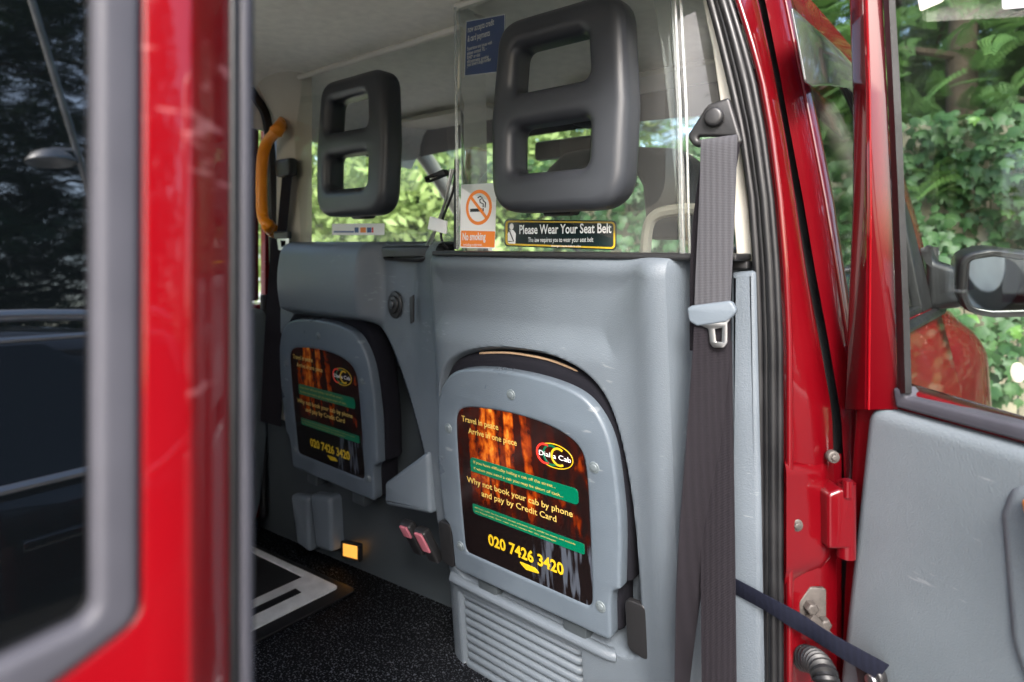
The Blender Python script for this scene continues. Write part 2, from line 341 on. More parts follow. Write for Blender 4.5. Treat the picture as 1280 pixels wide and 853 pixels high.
def arc_band(fr, c, r0, r1, a0, a1, off, sq=1., n=24):
    A = [math.radians(a0 + (a1 - a0) * k / n) for k in range(n + 1)]
    return plate(fr, [(c[0] + r1 * math.cos(t), c[1] + r1 * sq * math.sin(t)) for t in A] + [(c[0] + r0 * math.cos(t), c[1] + r0 * sq * math.sin(t)) for t in A[::-1]], th=.0005, bev=.0001, off=off, rnd=False, res=1)
def text(fr, s, u, v, h, width=None, off=.001, bold=0., align='LEFT', rot=0., sy=1.):
    cu = bpy.data.curves.new('t', 'FONT'); cu.body = s; cu.size = 1; cu.offset = bold; cu.align_x = align; cu.fill_mode = 'FRONT'; cu.resolution_u = 3
    o = bpy.data.objects.new('t', cu); me = bpy.data.meshes.new_from_object(o)
    P = [p.co.copy() for p in me.vertices]; Fc = [tuple(p.vertices) for p in me.polygons]
    bpy.data.meshes.remove(me); bpy.data.objects.remove(o); bpy.data.curves.remove(cu)
    if not P: return [], []
    sx = h / .73
    if width: sx = width / max(max(p.x for p in P) - min(p.x for p in P), 1e-4)
    c, sn = math.cos(rot), math.sin(rot)
    out = []
    for p in P:
        x, y = p.x * sx, p.y * h / .73 * sy; out.append(fr.P(u + x * c - y * sn, v + x * sn + y * c, off))
    return out, Fc
def merge(*gs):
    V, Fc = [], []
    for g in gs:
        o = len(V); V += list(g[0]); Fc += [tuple(i + o for i in f) for f in g[1]]
    return V, Fc
def mesh(name, g, m, smooth=40):
    me = bpy.data.meshes.new(name); me.from_pydata([tuple(v) for v in g[0]], [], g[1]); me.materials.append(m); me.update()
    if smooth:
        me.polygons.foreach_set('use_smooth', [True] * len(me.polygons)); me.set_sharp_from_angle(angle=math.radians(smooth))
    return me
def put(name, me, parent=None, label=None, kind=None, loc=None):
    o = bpy.data.objects.new(name, me); COL.objects.link(o)
    if parent is not None:
        o.parent = parent; o.matrix_parent_inverse = MW(parent).inverted()
    if loc is not None: o.location = loc
    if label: o['label'] = label
    if kind: o['kind'] = kind
    return o
def MW(o):
    return (MW(o.parent) @ o.matrix_parent_inverse if o.parent else Matrix()) @ Matrix.LocRotScale(o.location, o.rotation_euler, o.scale)
def part(name, g, m, parent=None, label=None, smooth=40, kind=None):
    if name in ('lettering', 'phone_number', 'logo_lettering', 'print_band', 'figure_print', 'cigarette'): kind = 'stuff'
    return put(name, mesh(name, g, m, smooth), parent, label, kind)
def solid(o, th, off=-1):
    md = o.modifiers.new('thickness', 'SOLIDIFY'); md.thickness = th; md.offset = off; return o
def empty(name, loc, parent=None, label=None):
    o = bpy.data.objects.new(name, None); COL.objects.link(o); o.location = loc
    if parent is not None: o.parent = parent; o.matrix_parent_inverse = MW(parent).inverted()
    if label: o['label'] = label
    return o
def thing(o, label, cat, group=None):
    o['label'] = label; o['category'] = cat
    if group: o['group'] = group
    return o
def lin(a, b, n): return [a + (b - a) * i / (n - 1) for i in range(n)]
def ss(x, a, b):
    t = min(1, max(0, (x - a) / (b - a))); return t * t * (3 - 2 * t)
def sdf(p, poly):
    """signed distance to a polygon, negative inside"""
    x, y = p; d = 1e9; inside = False; n = len(poly)
    for i in range(n):
        x0, y0 = poly[i - 1]; x1, y1 = poly[i]; ex, ey = x1 - x0, y1 - y0; wx, wy = x - x0, y - y0
        t = min(1, max(0, (wx * ex + wy * ey) / (ex * ex + ey * ey + 1e-12))); d = min(d, (wx - ex * t) ** 2 + (wy - ey * t) ** 2)
        if (y0 > y) != (y1 > y) and x < (x1 - x0) * (y - y0) / (y1 - y0) + x0: inside = not inside
    return -math.sqrt(d) if inside else math.sqrt(d)

# ------------------------------------------------------------------ the ground
g = put('ground', mesh('ground', ([(-150, -150, 0), (150, -150, 0), (150, 150, 0), (-150, 150, 0)], [(0, 1, 2, 3)]), ASPHALT, 0)); g['kind'] = 'structure'; g['label'] = 'grey asphalt drive under the taxi'

# ------------------------------------------------------------------ the taxi: shell
TAXI = thing(empty('taxi', (-1.09, .9, 0)), 'red taxi with its rear door open on a grey cabin and screen', 'taxi')
FLOOR = .40
def tum(z): return -.30 * max(0, z - 1.1) ** 2
XR, XL = -.215, -1.965                                # outer sides at the waist
part('cabin_floor', surf(lambda u, v: (u, v, FLOOR), lin(-1.85, -.255, 3), lin(-.95, 1.08, 3)), CARPET, TAXI, 'black rubber floor flecked with white'); 
solid(bpy.data.objects['cabin_floor'], .05)
# headlining, falling away to the sides
def lining(u, v):
    c = -1.05; e = abs(u - c) / .70; fy = ss(v, 1.05, 1.6)
    return (u, v, 1.722 - .16 * max(0, e - .72) ** 2 / .0784 * .75 - .055 * fy - .012 * ss(v, 0.95, 1.0))
part('headlining', surf(lining, lin(-1.76, -.36, 40), lin(-.95, 1.53, 46)), LINING, TAXI, 'pale cloth headlining')
def roof_out(u, v):
    e = abs(u + 1.09) / .76; return (u, v, 1.83 - .13 * e ** 4 - .12 * max(0, (v - .95) / .65) ** 2 - .1 * max(0, (-v - .4) / .6) ** 2)
solid(part('roof', surf(roof_out, lin(-1.83, -.35, 30), lin(-1.0, 1.60, 40)), RED, TAXI), .02)
# far flank: door lower part, waist, pillars
def wall(name, quads, m, label=None): return part(name, merge(*quads), m, TAXI, label)
def slab(x, y0, y1, z0, z1, t=.03): return box((x, (y0 + y1) / 2, (z0 + z1) / 2), (t, y1 - y0, z1 - z0), .006)
part('side_panel', merge(slab(-1.90, -1.0, 2.9, .25, 1.06, .08), slab(-1.87, -1.0, -.55, 1.06, 1.70, .06), slab(-1.84, -.1, -.02, 1.06, 1.70), slab(-1.85, 1.0, 1.10, 1.06, 1.70)), RED, TAXI)
part('rear_panel', merge(box((-1.09, -.99, .66), (1.7, .06, .9)), box((-1.75, -.99, 1.40), (.25, .06, .6)), box((-.45, -.99, 1.40), (.25, .06, .6))), RED, TAXI)
part('cabin_lining', merge(slab(-1.835, -.94, -.57, .42, 1.70, .04), slab(-1.825, -.11, -.01, 1.0, 1.70, .04), slab(-1.835, -.94, .0, .42, 1.03, .04), box((-1.09, -.93, .7), (1.5, .04, .75)), box((-1.72, -.93, 1.40), (.25, .04, .6)), box((-.48, -.93, 1.40), (.25, .04, .6))), BEIGE, TAXI, 'beige lining of the rear cabin')
part('rear_bench', merge(box((-1.05, -.62, .62), (1.35, .5, .24), .06), box((-1.05, -.86, .98), (1.35, .14, .6), .05)), FABRIC, TAXI, 'dark cloth rear bench')
part('bulkhead_floor', box((-1.09, 1.6, .55), (1.55, 1.1, .2)), KICK, TAXI)

# ------------------------------------------------------------------ far partition (grey moulding with a niche for the folded seat)
FP = FY(.92)
nich_far = [FP.uv(*p) for p in ((356, 404), (400, 401), (462, 401), (478, 414), (497, 458), (515, 515), (532, 575), (550, 690), (552, 760), (300, 760), (330, 480))]
nich_far = [(u, v + 1.22) for u, v in nich_far]
nich_far = chaikin(nich_far, 2)
def yfar(X, z):
    y = .918
    b = ss(X, -1.545, -1.515) * (1 - ss(X, -1.185, -1.145)) * ss(z, 1.055, 1.085)
    y -= .044 * b + .014 * b * math.sin(math.pi * min(1, max(0, (z - 1.06) / .19)))
    f_ = ss(X, -1.06, -.915); y = y * (1 - f_) + (.867 + .09 * (1.22 - z)) * f_
    y += .10 * (1 - ss(sdf((X, z), nich_far), -.030, .012))
    if z > 1.222: y += .03 * (1 - math.sqrt(max(0, 1 - ((z - 1.222) / .033) ** 2)))
    return y
xs = lin(-1.60, -.926, 130)
far_p = part('partition_panel', surf(lambda u, v: (u, yfar(u, v), v), xs, lin(.62, 1.255, 120)), GREY, TAXI, 'grey moulded partition behind the far folded seat')
part('ledge', box((-1.25, .975, 1.249), (.70, .09, .012), .004), BLACK, TAXI, 'black rubber lip under the far glass')
# speaker push and slot on the middle column
FS_ = FY(.918)
sp = FS_.uv(496, 381)
o = part('call_button', merge(disc(FS_, sp, .024, .031, .006, .003, .008), disc(FS_, (sp[0], sp[1] + .001), .016, .020, .006, .003, .013)), BLACK, TAXI, 'round dark button')
part('button_cap', disc(FS_, (sp[0] - .001, sp[1] + .002), .008, .010, .006, .003, .018), CHAR, o)
FSl = FY(.905); part('coin_slot', plate(FSl, pxs(FSl, [(515, 372, .002), (520, 368, .002), (520, 402, .002), (516, 405, .002)]), th=.004, bev=.001, off=.008), BLACK, TAXI)
# kick panel below, courtesy light, boxes
part('kick_panel', surf(lambda u, v: (u, 1.03 - .04 * (-u - 1.03) / .4 - .03 * (v - .4), v), lin(-1.78, -.93, 12), lin(.39, .95, 8)), KICK, TAXI, 'dark kick panel under the far seat')
FK = Frame((-1.4, .988, .45), (1, -.1, 0), (0, -.03, 1))
o = part('courtesy_light', plate(FK, pxs(FK, [(429, 675, .004), (452, 680, .004), (452, 702, .004), (429, 696, .004)]), [pxs(FK, [(431, 678, .002), (450, 682, .002), (450, 699, .002), (431, 694, .002)])], th=.012, bev=.001, off=.008), BLACK, TAXI, 'small amber light near the floor')
part('lens', plate(FK, pxs(FK, [(431, 678, .002), (450, 682, .002), (450, 699, .002), (431, 694, .002)]), th=.008, bev=.002, off=.006), LAMPY, o)
FB = FY(.90)
part('seat_support', plate(FB, pxs(FB, [(480, 604, .012), (534, 564, .010), (538, 644, .010), (480, 632, .012)]), th=.10, bev=.010, off=.0, res=4), SLATE, TAXI, 'grey wedge box beside the far seat')
FB2 = FY(.95)
for (a, b) in ((362, 384), (386, 412)):
    part('floor_box', plate(FB2, pxs(FB2, [(a, 618, .015), (b, 622, .015), (b + 2, 692, .01), (a + 8, 680 + (b - 384) * .2, .01)]), th=.08, bev=.012, off=0, res=4), SLATE, TAXI)
# seat-belt buckles between the seats
FBk = Frame(tuple(FY(.90).hit(524, 668)), (1, .1, 0), (-.35, -.35, 1))
for i, (du, m2) in enumerate(((-.022, BLACK), (.024, PINK))):
    bk = part('belt_buckle', plate(FBk, [(du - .015, -.05, .006), (du + .015, -.05, .006), (du + .015, .024, .006), (du - .015, .024, .006)], th=.022, bev=.005, off=.012 + i * .004), BLACK, TAXI)
    part('press_button', plate(FBk, [(du - .011, -.004 - i * .018, .004), (du + .011, -.004 - i * .018, .004), (du + .011, .022, .004), (du - .011, .022, .004)], th=.006, bev=.002, off=.016 + i * .004), PINK, bk)

# ------------------------------------------------------------------ near partition, with its arched niche, ribs and pads
NP = FY(.832, .09); KN = math.sqrt(1 + .09 ** 2)
nich = [(-.70 + s * x, z) for s, x, z in ((-1, .214, .64), (-1, .216, .80), (-1, .212, .90), (-1, .205, .955), (-1, .186, 1.0), (-1, .15, 1.032), (-1, .08, 1.055), (1, .0, 1.062), (1, .08, 1.06), (1, .15, 1.038), (1, .19, .992), (1, .212, .90), (1, .222, .80), (1, .225, .70), (1, .225, .60), (1, .185, .585), (-1, .185, .585), (-1, .19, .64))]
nich = chaikin(nich, 2); nich_far = nich_far
def ynear(X, z):
    y = .832 + .09 * (1.22 - z)
    pad = (1 - ss(sdf((X, z), [(-.91, 1.09), (-.51, 1.09), (-.46, 1.20), (-.91, 1.20)]), -.03, .035)); y += .012 * pad
    y += .062 * (1 - ss(sdf((X, z), nich), -.014, .008))
    y -= .014 * math.exp(-((X + .425) / .035) ** 2)                         # rounded column at the outer end
    r = .07
    if X < -.934 + r: y += .5 * (r - math.sqrt(max(0, r * r - (-.934 + r - X) ** 2)))
    r = .045
    if X > -.400: y += .065 * ss(X, -.405, -.372)
    if z > 1.20: y += .03 * (1 - math.sqrt(max(0, 1 - ((z - 1.20) / .032) ** 2)))
    y += .016 * ss(z, .578, .556) * 0
    rib = (1 - ss(sdf((X, z), [(-.882, .40), (-.882, .552), (-.592, .552), (-.592, .40)]), -.006, .004)); y += .016 * rib
    y += .004 * math.exp(-((z - .57) / .006) ** 2) * (1 if X < -.882 else 0)
    return y
near_p = part('partition_panel', surf(lambda u, v: (u, ynear(u, v), v), lin(-.934, -.255, 190), lin(.38, 1.232, 230)), GREY, TAXI, 'grey moulded partition behind the near folded seat')
# flank from the near box forwards to the far panel
part('partition_flank', surf(lambda u, v: (-.933 - .012 * math.sin(math.pi * u), .867 + .09 * (1.22 - v) + .13 * u, v), lin(0, 1, 8), lin(.38, .66, 6)), GREY, TAXI)
for i in range(9):                                                           # vent slats under the seat
    z = .545 - i * .0178; y = ynear(-.75, z)
    part('vent_slat', tube([(-.880, y + .002, z), (-.872, y - .004, z - .001), (-.604, y - .004, z - .001), (-.596, y + .002, z)], .0074, 10, flat=.9), GREY, TAXI)
part('foot_lip', tube(spline([(-.905, .93, .578), (-.893, .898, .578), (-.87, .8895, .578), (-.56, .8895, .576), (-.53, .898, .576), (-.52, .93, .576)], 4), .0095, 12, flat=1.2), GREY, TAXI)
for name, pts in (('seat_stop', [(-.9245, .692), (-.889, .692), (-.885, .60), (-.922, .606)]), ('seat_stop', [(-.497, .688), (-.459, .688), (-.458, .597), (-.496, .605)])):
    P_ = [(x, (z - 1.22) * KN, .012) for x, z in pts]
    part(name, plate(NP, P_, th=.01, bev=.002, off=.005, res=3), BLACK, TAXI, 'black rubber pad')
part('ledge', box((-.605, .868, 1.2315), (.60, .060, .010), .004), BLACK, TAXI, 'black rubber lip under the near glass')

# ------------------------------------------------------------------ the folded seats
def make_seat():
    root = empty('tip_up_seat', (-.70, .85, .60), TAXI, 'folded seat with a taxi poster, nearest the open door')
    fr = FY(.82, .09); c = -.70
    H = [(.178, .607, .012), (.180, .690, 0), (.199, .703, .004), (.2065, .80, 0), (.204, .86, 0), (.198, .925, 0), (.187, .962, 0), (.166, .992, 0), (.140, 1.009, 0), (.10, 1.019, 0), (.05, 1.0245, 0)]
    out = [(c + x, (z - 1.22) * KN, r) for x, z, r in H] + [(c, (1.0255 - 1.22) * KN, 0)] + [(c - x, (z - 1.22) * KN, r) for x, z, r in H[::-1]]
    Pz = lambda x, z, r: (c + x, (z - 1.22) * KN, r)
    hole = [Pz(.143, .653, 0), Pz(.145, .68, 0), Pz(.147, .78, 0), Pz(.147, .88, 0), Pz(.140, .918, 0), Pz(.105, .937, 0), Pz(.06, .946, 0), Pz(0, .950, 0), Pz(-.06, .948, 0), Pz(-.115, .943, 0), Pz(-.141, .930, 0), Pz(-.147, .90, 0), Pz(-.147, .78, 0), Pz(-.144, .68, 0), Pz(-.142, .655, 0), Pz(-.125, .654, 0), Pz(.12, .653, 0)]
    out = chaikin(rounded(out, 3), 2); hole = chaikin([h[:2] for h in hole], 3)
    fo = part('seat_panel', plate(fr, out, [hole], th=.028, bev=.006, off=0, res=4, rnd=False), GREY2, root)
    po = part('poster', plate(fr, inset(hole if area(hole) > 0 else hole[::-1], -.002), th=.003, bev=.0004, off=-.0025, res=1, rnd=False), POSTER, root, 'glossy advertising poster with orange night street')
    for x, z in ((-.003, .985), (-.168, .893), (.163, .893), (-.156, .661), (.162, .661)):
        part('screw', merge(disc(fr, (c + x, (z - 1.22) * KN), .0095, th=.004, bev=.0012, off=.0015, n=20), disc(fr, (c + x, (z - 1.22) * KN), .006, th=.004, bev=.0015, off=.0030, n=16)), SCREW, root)
    cu = [(x * 1.03 - c * .03, y + .024 * ss(y, -.45, -.28)) for x, y in out]
    part('cushion', plate(fr, cu, th=.06, bev=.018, off=-.020, res=4, rnd=False), FABRIC, root, 'black cloth cushion behind the panel')
    tp = [fr.P(*((c + x), (z - 1.22) * KN + .022), -.030) for x, z in ((-.10, 1.019), (-.05, 1.026), (0, 1.0285), (.06, 1.026), (.11, 1.016), (.145, 1.0))]
    part('piping', tube(spline(tp, 5), .0022, 8), PIPING, root)
    for sx in (-.1, .1): part('hinge_foot', box((c + sx, .905, .60), (.05, .04, .05), .006), KICK, root)
    # print on the poster
    n0 = -.0018; Y_ = []; W_ = []
    q = lambda x, z: (c + x, (z - 1.22) * KN)
    cream = merge(text(fr, 'Travel in peace', *q(-.132, .9135), .0115, .092, n0, .012), text(fr, 'Arrive in one piece', *q(-.116, .893), .0115, .118, n0, .012),
                  text(fr, 'Why not book your cab by phone', *q(-.128, .796), .0115, .243, n0, .012), text(fr, 'and pay by Credit Card', *q(-.092, .7775), .0115, .172, n0, .012),
                  text(fr, 'If you have difficulty hailing a cab off the street...', *q(-.108, .8375), .0058, .190, n0 + .0008, .006), text(fr, 'if when you need a cab you may be short of cash...', *q(-.108, .8255), .0058, .205, n0 + .0008, .006),
                  text(fr, 'All DaC cabs on the street accept payment cards while en route and outside', *q(-.112, .7495), .0032, .23, n0 + .0008), text(fr, 'are fitted with their own card reader for the passenger', *q(-.112, .7425), .0032, .19, n0 + .0008))
    part('lettering', cream, CREAMP, root)
    gb = merge(plate(fr, [(*q(-.116, .8475), .009), (*q(.128, .8475), .009), (*q(.128, .820), .009), (*q(-.116, .820), .003)], th=.0008, bev=.0001, off=n0 + .0004, res=1), plate(fr, [(*q(-.117, .7565), .003), (*q(.135, .7565), .003), (*q(.135, .738), .004), (*q(-.117, .738), .008)], th=.0008, bev=.0001, off=n0 + .0004, res=1))
    part('print_band', gb, GREENP, root)
    ph = merge(text(fr, '020 7426 3420', *q(-.082, .687), .0215, .172, n0, .03), plate(fr, [(*q(-.012, .679), .004), (*q(.028, .679), .006), (*q(.038, .671), .004), (*q(.006, .668), .005)], th=.0006, bev=.0001, off=n0, res=1),
               ring(fr, q(.083, .893), .0385, .0215, .0016, off=n0), arc_band(fr, q(.092, .893), .0125, .0165, 55, 305, n0 + .0002))
    part('phone_number', ph, YELP, root)
    part('logo_arc', arc_band(fr, q(.077, .893), .0148, .0185, 60, 300, n0 + .0002), GREENP, root)
    part('logo_arc', arc_band(fr, q(.063, .893), .0148, .0185, 60, 300, n0 + .0002), REDP, root)
    part('logo_lettering', text(fr, 'Dial a Cab', *q(.05, .889), .009, .066, n0 + .0006), WHITE, root)
    return root
def copy_tree(o, d, name_label=None, parent=None):
    c = o.copy(); COL.objects.link(c)
    if parent is not None: c.parent = parent; c.matrix_parent_inverse = o.matrix_parent_inverse.copy()
    else: c.location = c.location + Vector(d)
    if name_label: c['label'] = name_label
    for ch in list(o.children): copy_tree(ch, d, None, c)
    return c
seat = make_seat()
bpy.context.view_layer.update()
seat2 = copy_tree(seat, (-.67, .048, .034), 'folded seat with a taxi poster, on the far side by the yellow handle')
for s_ in (seat, seat2): s_['group'] = 'folding seats on the partition'

# ------------------------------------------------------------------ padded head restraints on the glass
def make_rest():
    fr = FY(.785, -.02); c = -.574; root = empty('head_restraint', (c, .82, 1.30), TAXI, 'charcoal padded head restraint with two openings, near the belt')
    z = lambda v: (v - 1.22)
    out = [(c - .133, z(1.302), .06), (c + .120, z(1.302), .06), (c + .127, z(1.46), 0), (c + .116, z(1.624), .05), (c - .122, z(1.624), .05), (c - .138, z(1.46), 0)]
    h1 = [(c - .088, z(1.366), .018), (c + .060, z(1.366), .018), (c + .062, z(1.444), .018), (c - .088, z(1.444), .018)]
    h2 = [(c - .090, z(1.500), .018), (c + .061, z(1.500), .018), (c + .056, z(1.574), .018), (c - .084, z(1.574), .018)]
    part('padding', plate(fr, out, [h1, h2], th=.060, bev=.019, off=0, res=6, seg=10), CHAR, root)
    part('mounting_bracket', box((c - .03, .853, 1.312), (.06, .03, .03), .006), BLACK, root); part('mounting_bracket', box((c + .03, .855, 1.46), (.05, .05, .04), .006), BLACK, root)
    return root
rest = make_rest(); bpy.context.view_layer.update()
rest2 = copy_tree(rest, (-.617, .06, .012), 'charcoal padded head restraint with two openings, above the far seat')
for s_ in (rest, rest2): s_['group'] = 'head restraints on the partition glass'

# ------------------------------------------------------------------ partition glass
part('partition_glass', surf(lambda u, v: (u, .955 - .02 * (v - 1.25), v), lin(-1.585, -.862, 3), lin(1.252, 1.715, 3)), GLASS, TAXI, 'clear screen above the far seat')
pane = spline([(-.860, .955, 0), (-.860, .90, 0), (-.858, .880, 0), (-.850, .8725, 0), (-.83, .8705, 0), (-.60, .868, 0), (-.42, .866, 0), (-.392, .868, 0), (-.374, .878, 0), (-.33, .915, 0)], 5)
part('partition_glass', loft([[(p.x + (tum(z) if p.x > -.40 else 0) * .5, p.y - .02 * (z - 1.25), z) for p in pane] for z in lin(1.233, 1.715, 8)]), GLASS, TAXI, 'clear screen above the near seat')
part('glass_sheen_strip', merge(tube([(-.3935, .861, 1.236), (-.3965, .856, 1.45), (-.408, .851, 1.71)], .0050, 10, flat=.5, up=(1, 0, 0)), tube([(-.384, .866, 1.236), (-.387, .861, 1.45), (-.399, .856, 1.71)], .0022, 8, up=(1, 0, 0))), CLEAR, TAXI, 'clear upright strip in place of a sheen on the screen')  # strips added to give the bright sheen at the glass bend
part('glass_edge', tube([(-.8605, .868, 1.24), (-.8605, .860, 1.71)], .0028, 8), CLEAR, TAXI)
part('top_rail', merge(tube([(-1.56, .945, 1.708), (-.865, .945, 1.708)], .008, 8), tube([(-.865, .945, 1.708), (-.865, .868, 1.712), (-.42, .86, 1.70)], .008, 8)), CREAM, TAXI, 'pale trim where the screen meets the roof')

# ------------------------------------------------------------------ notices stuck on the glass
FG = FY(.8672, -.02)
def sticker(name, label, pts, m, off=.0012, r=.003, parent=TAXI, fr=FG):
    return part(name, plate(fr, pxs(fr, [(*p[:2], p[2] if len(p) > 2 else r) for p in pts]), th=.0008, bev=.0002, off=off, res=1), m, parent, label, smooth=0)
def mid(fr, px, py): return fr.uv(px, py)
ns = sticker('no_smoking_notice', 'white and orange no smoking notice', [(577, 231), (621, 229), (619, 311), (575, 310)], WHITE)
u0, v0 = mid(FG, 577, 309.5); u1, v1 = mid(FG, 619, 289)
part('print_band', plate(FG, pxs(FG, [(577, 288.5, .002), (619.5, 289.5, .002), (618.5, 309.5, .002), (576.5, 308.5, .002)]), th=.0005, bev=.0001, off=.0016, res=1), ORANGE, ns)
cu_, cv_ = mid(FG, 599, 259.5); RR = .0335
part('prohibition_ring', merge(ring(FG, (cu_, cv_), RR, RR, .0065, off=.0018), plate(FG, [(cu_ + x * .7071 - y * -.7071, cv_ - x * .7071 + y * .7071) for x, y in ((-.03, -.003), (.03, -.003), (.03, .003), (-.03, .003))], th=.0005, bev=.0001, off=.0022, rnd=False, res=1)), ORANGE, ns)
cg = merge(plate(FG, [(cu_ - .022, cv_ - .008), (cu_ + .008, cv_ - .008), (cu_ + .008, cv_ - .002), (cu_ - .022, cv_ - .002)], th=.0004, bev=.0001, off=.0018, rnd=False, res=1), plate(FG, [(cu_ + .010, cv_ - .008), (cu_ + .013, cv_ - .008), (cu_ + .013, cv_ - .002), (cu_ + .010, cv_ - .002)], th=.0004, bev=.0001, off=.0018, rnd=False, res=1),
           tube([FG.P(cu_ + x, cv_ + y, .002) for x, y in ((.012, 0), (.012, .006), (.004, .009), (.003, .014), (.010, .017), (.004, .021), (-.002, .018))], .0011, 6), tube([FG.P(cu_ + x, cv_ + y, .002) for x, y in ((.017, -.001), (.018, .008), (.012, .012), (.011, .015))], .0011, 6))
part('cigarette', cg, BLACK, ns)
uu, vv = mid(FG, 579.5, 302); part('lettering', merge(text(FG, 'No smoking', uu - .001, vv + .0025, .0145, .060, .0026, .025), text(FG, 'including e-cigarettes', uu + .002, vv - .0085, .005, .048, .0024)), WHITE, ns)
sb = sticker('seat_belt_notice', 'black notice with yellow border asking to wear seat belts', [(631, 274.5, .008), (771, 276, .008), (771, 313, .008), (631, 308, .008)], NAVYP)
part('border', plate(FG, pxs(FG, [(632.5, 276, .008), (769.5, 277.5, .008), (769.5, 311.5, .008), (632.5, 306.5, .008)]), [pxs(FG, [(635, 278, .006), (767.5, 279.5, .006), (767.5, 309.3, .006), (635, 304.5, .006)])], th=.0004, bev=.0001, off=.0016, res=1), YELP, sb)
ua, va = mid(FG, 650, 292); ub, vb = mid(FG, 765, 293)
part('lettering', merge(text(FG, 'Please Wear Your Seat Belt', ua - .001, va - .001, .0165, ub - ua, .0018, .018), text(FG, 'The law requires you to wear your seat belt', mid(FG, 661, 300)[0], va - .0155, .0085, .135, .0018), text(FG, 'Passengers may be liable to a fine', mid(FG, 690, 300)[0], va - .0240, .0035, .06, .0018)), WHITE, sb)
up, vp = mid(FG, 640, 291)
part('figure_print', merge(disc(FG, (up, vp + .011), .0048, .0058, .0004, .0001, .0016), plate(FG, [(up - .008, vp - .022, .002), (up + .009, vp - .022, .002), (up + .010, vp - .002, .004), (up + .004, vp + .005, .003), (up - .004, vp + .005, .003), (up - .009, vp - .002, .004)], th=.0004, bev=.0001, off=.0016, res=1)), WHITE, sb)
part('figure_belt', tube([FG.P(up - .004, vp + .003, .0022), FG.P(up + .006, vp - .016, .0022), FG.P(up - .006, vp - .016, .0022)], .0011, 6), BLACK, sb)
cc = sticker('payment_notice', 'blue card payment notice high on the screen', [(583, 27), (632, 18), (631, 90), (581, 96)], BLUEP, .0012)
part('lettering', merge(text(FG, 'now accepts credit', *mid(FG, 585.5, 41.5), .0125, .068, .0024, .02), text(FG, '& card payments', *mid(FG, 585.5, 53), .0125, .058, .0024, .02),
     *[text(FG, s, *mid(FG, 585, y - 1), .0072, wd, .0024, .014) for s, y, wd in (('Experience any issues with', 65, .064), ('please contact TfL -', 70.5, .05), ('0343* or visit', 76, .034), ('tfl/comments quoting', 81, .056), ('your driver\'s badge number', 85, .062))]), WHITE, cc)
part('border', plate(FG, pxs(FG, [(583, 27), (632, 18), (631, 90), (581, 96)]), [pxs(FG, [(583.8, 28), (631.2, 19.2), (630.2, 89), (581.8, 94.8)])], th=.0005, bev=.0001, off=.0017, res=1), WHITE, cc)
part('paper_notice', plate(FY(.885), pxs(FY(.885), [(583, 30), (574, 62), (571, 117), (581, 97)]), th=.0008, bev=.0002, off=.0012, res=1), CARDP, TAXI, 'cream paper notice beside the blue one', 0)
FGf = FY(.955, .02)
cs = part('card_logo_strip', plate(FGf, pxs(FGf, [(415.5, 280, .003), (481, 279.5, .003), (481, 294, .003), (415.5, 294, .003)]), th=.0008, bev=.0002, off=.0014, res=1), WHITE, TAXI, 'white strip of payment card marks', 0)
for k, (x0, x1, m_) in enumerate(((418, 443, BLUEP), (444, 449, BLUEP), (451, 458, ORANGE), (459.5, 465, BLUEP), (465.5, 467.5, REDP))):
    part('card_mark', plate(FGf, pxs(FGf, [(x0, 284.5 if k else 289), (x1, 284.5 if k else 289), (x1, 291), (x0, 291)]), th=.0005, bev=.0001, off=.0019, res=1), m_, cs, smooth=0)

# ------------------------------------------------------------------ clutter on the ledge: a black tray and a bracket of rods with a clip
tray = part('ledge_tray', plate(FY(.885), pxs(FY(.885), [(474, 308, .01), (540, 307, .006), (540, 323, .006), (520, 328, .01), (478, 326, .01)]), th=.07, bev=.006, off=0), BLACK, None)
thing(tray, 'flat black tray on the ledge between the two screens', 'tray')
rod = thing(empty('card_reader_bracket', tuple(FY(.90).hit(530, 318))), 'thin metal rods with a black clip and white tag leaning on the glass corner', 'bracket')
fr = FY(.90)
part('rod', tube([fr.hit(564, 212), fr.hit(556, 255), fr.hit(544, 288), fr.hit(526, 320)], .0030, 8), STEEL, rod)
part('rod', tube([fr.hit(567, 212, .01), fr.hit(553, 265, .01), fr.hit(533, 320, .01)], .0024, 8), STEEL, rod)
part('cord', tube(spline([fr.hit(570, 206), fr.hit(566, 240), fr.hit(553, 275), fr.hit(552, 300), fr.hit(560, 312)], 6), .0028, 8), BLACK, rod)
part('upright', tube([fr.hit(571, 200), fr.hit(570, 312)], .0052, 10), BLACK, rod)
part('clip', plate(fr, pxs(fr, [(535, 222, .002), (559, 212, .003), (562, 219, .002), (537, 229, .002)]), th=.014, bev=.002, off=.012), BLACK, rod)
part('tag', plate(fr, pxs(fr, [(546, 271, .003), (567, 277, .003), (566, 293, .003), (543, 287, .003)]), th=.004, bev=.001, off=.02), WHITE, rod)

# ------------------------------------------------------------------ near seat belt
FBt = FY(.812)
belt = empty('seat_belt', tuple(FY(.83).hit(892, 150)), TAXI, 'grey seat belt hanging beside the near seat')
FA = Frame(tuple(FY(.835).hit(893, 150)), (1, .15, 0), (0, .02, 1))
part('anchor', plate(FA, pxs(FA, [(912, 122, .006), (929, 178, .014), (922, 184, .012), (868, 184, .014), (859, 171, .012), (885, 131, .014)]), [pxs(FA, [(874, 171, .004), (920, 171.5, .004), (920, 174.5, .003), (873, 174.5, .003)])], th=.012, bev=.004, off=.004), BLACK, belt, 'black triangular belt guide')
part('bolt_cap', disc(FA, FA.uv(894, 148), .0135, th=.014, bev=.005, off=.015), BLACK, belt)
wp = [FBt.hit(899, 172, -.008), FBt.hit(898.5, 180), FBt.hit(897, 230), FBt.hit(894, 300), FBt.hit(891.5, 350), FBt.hit(890, 392)]
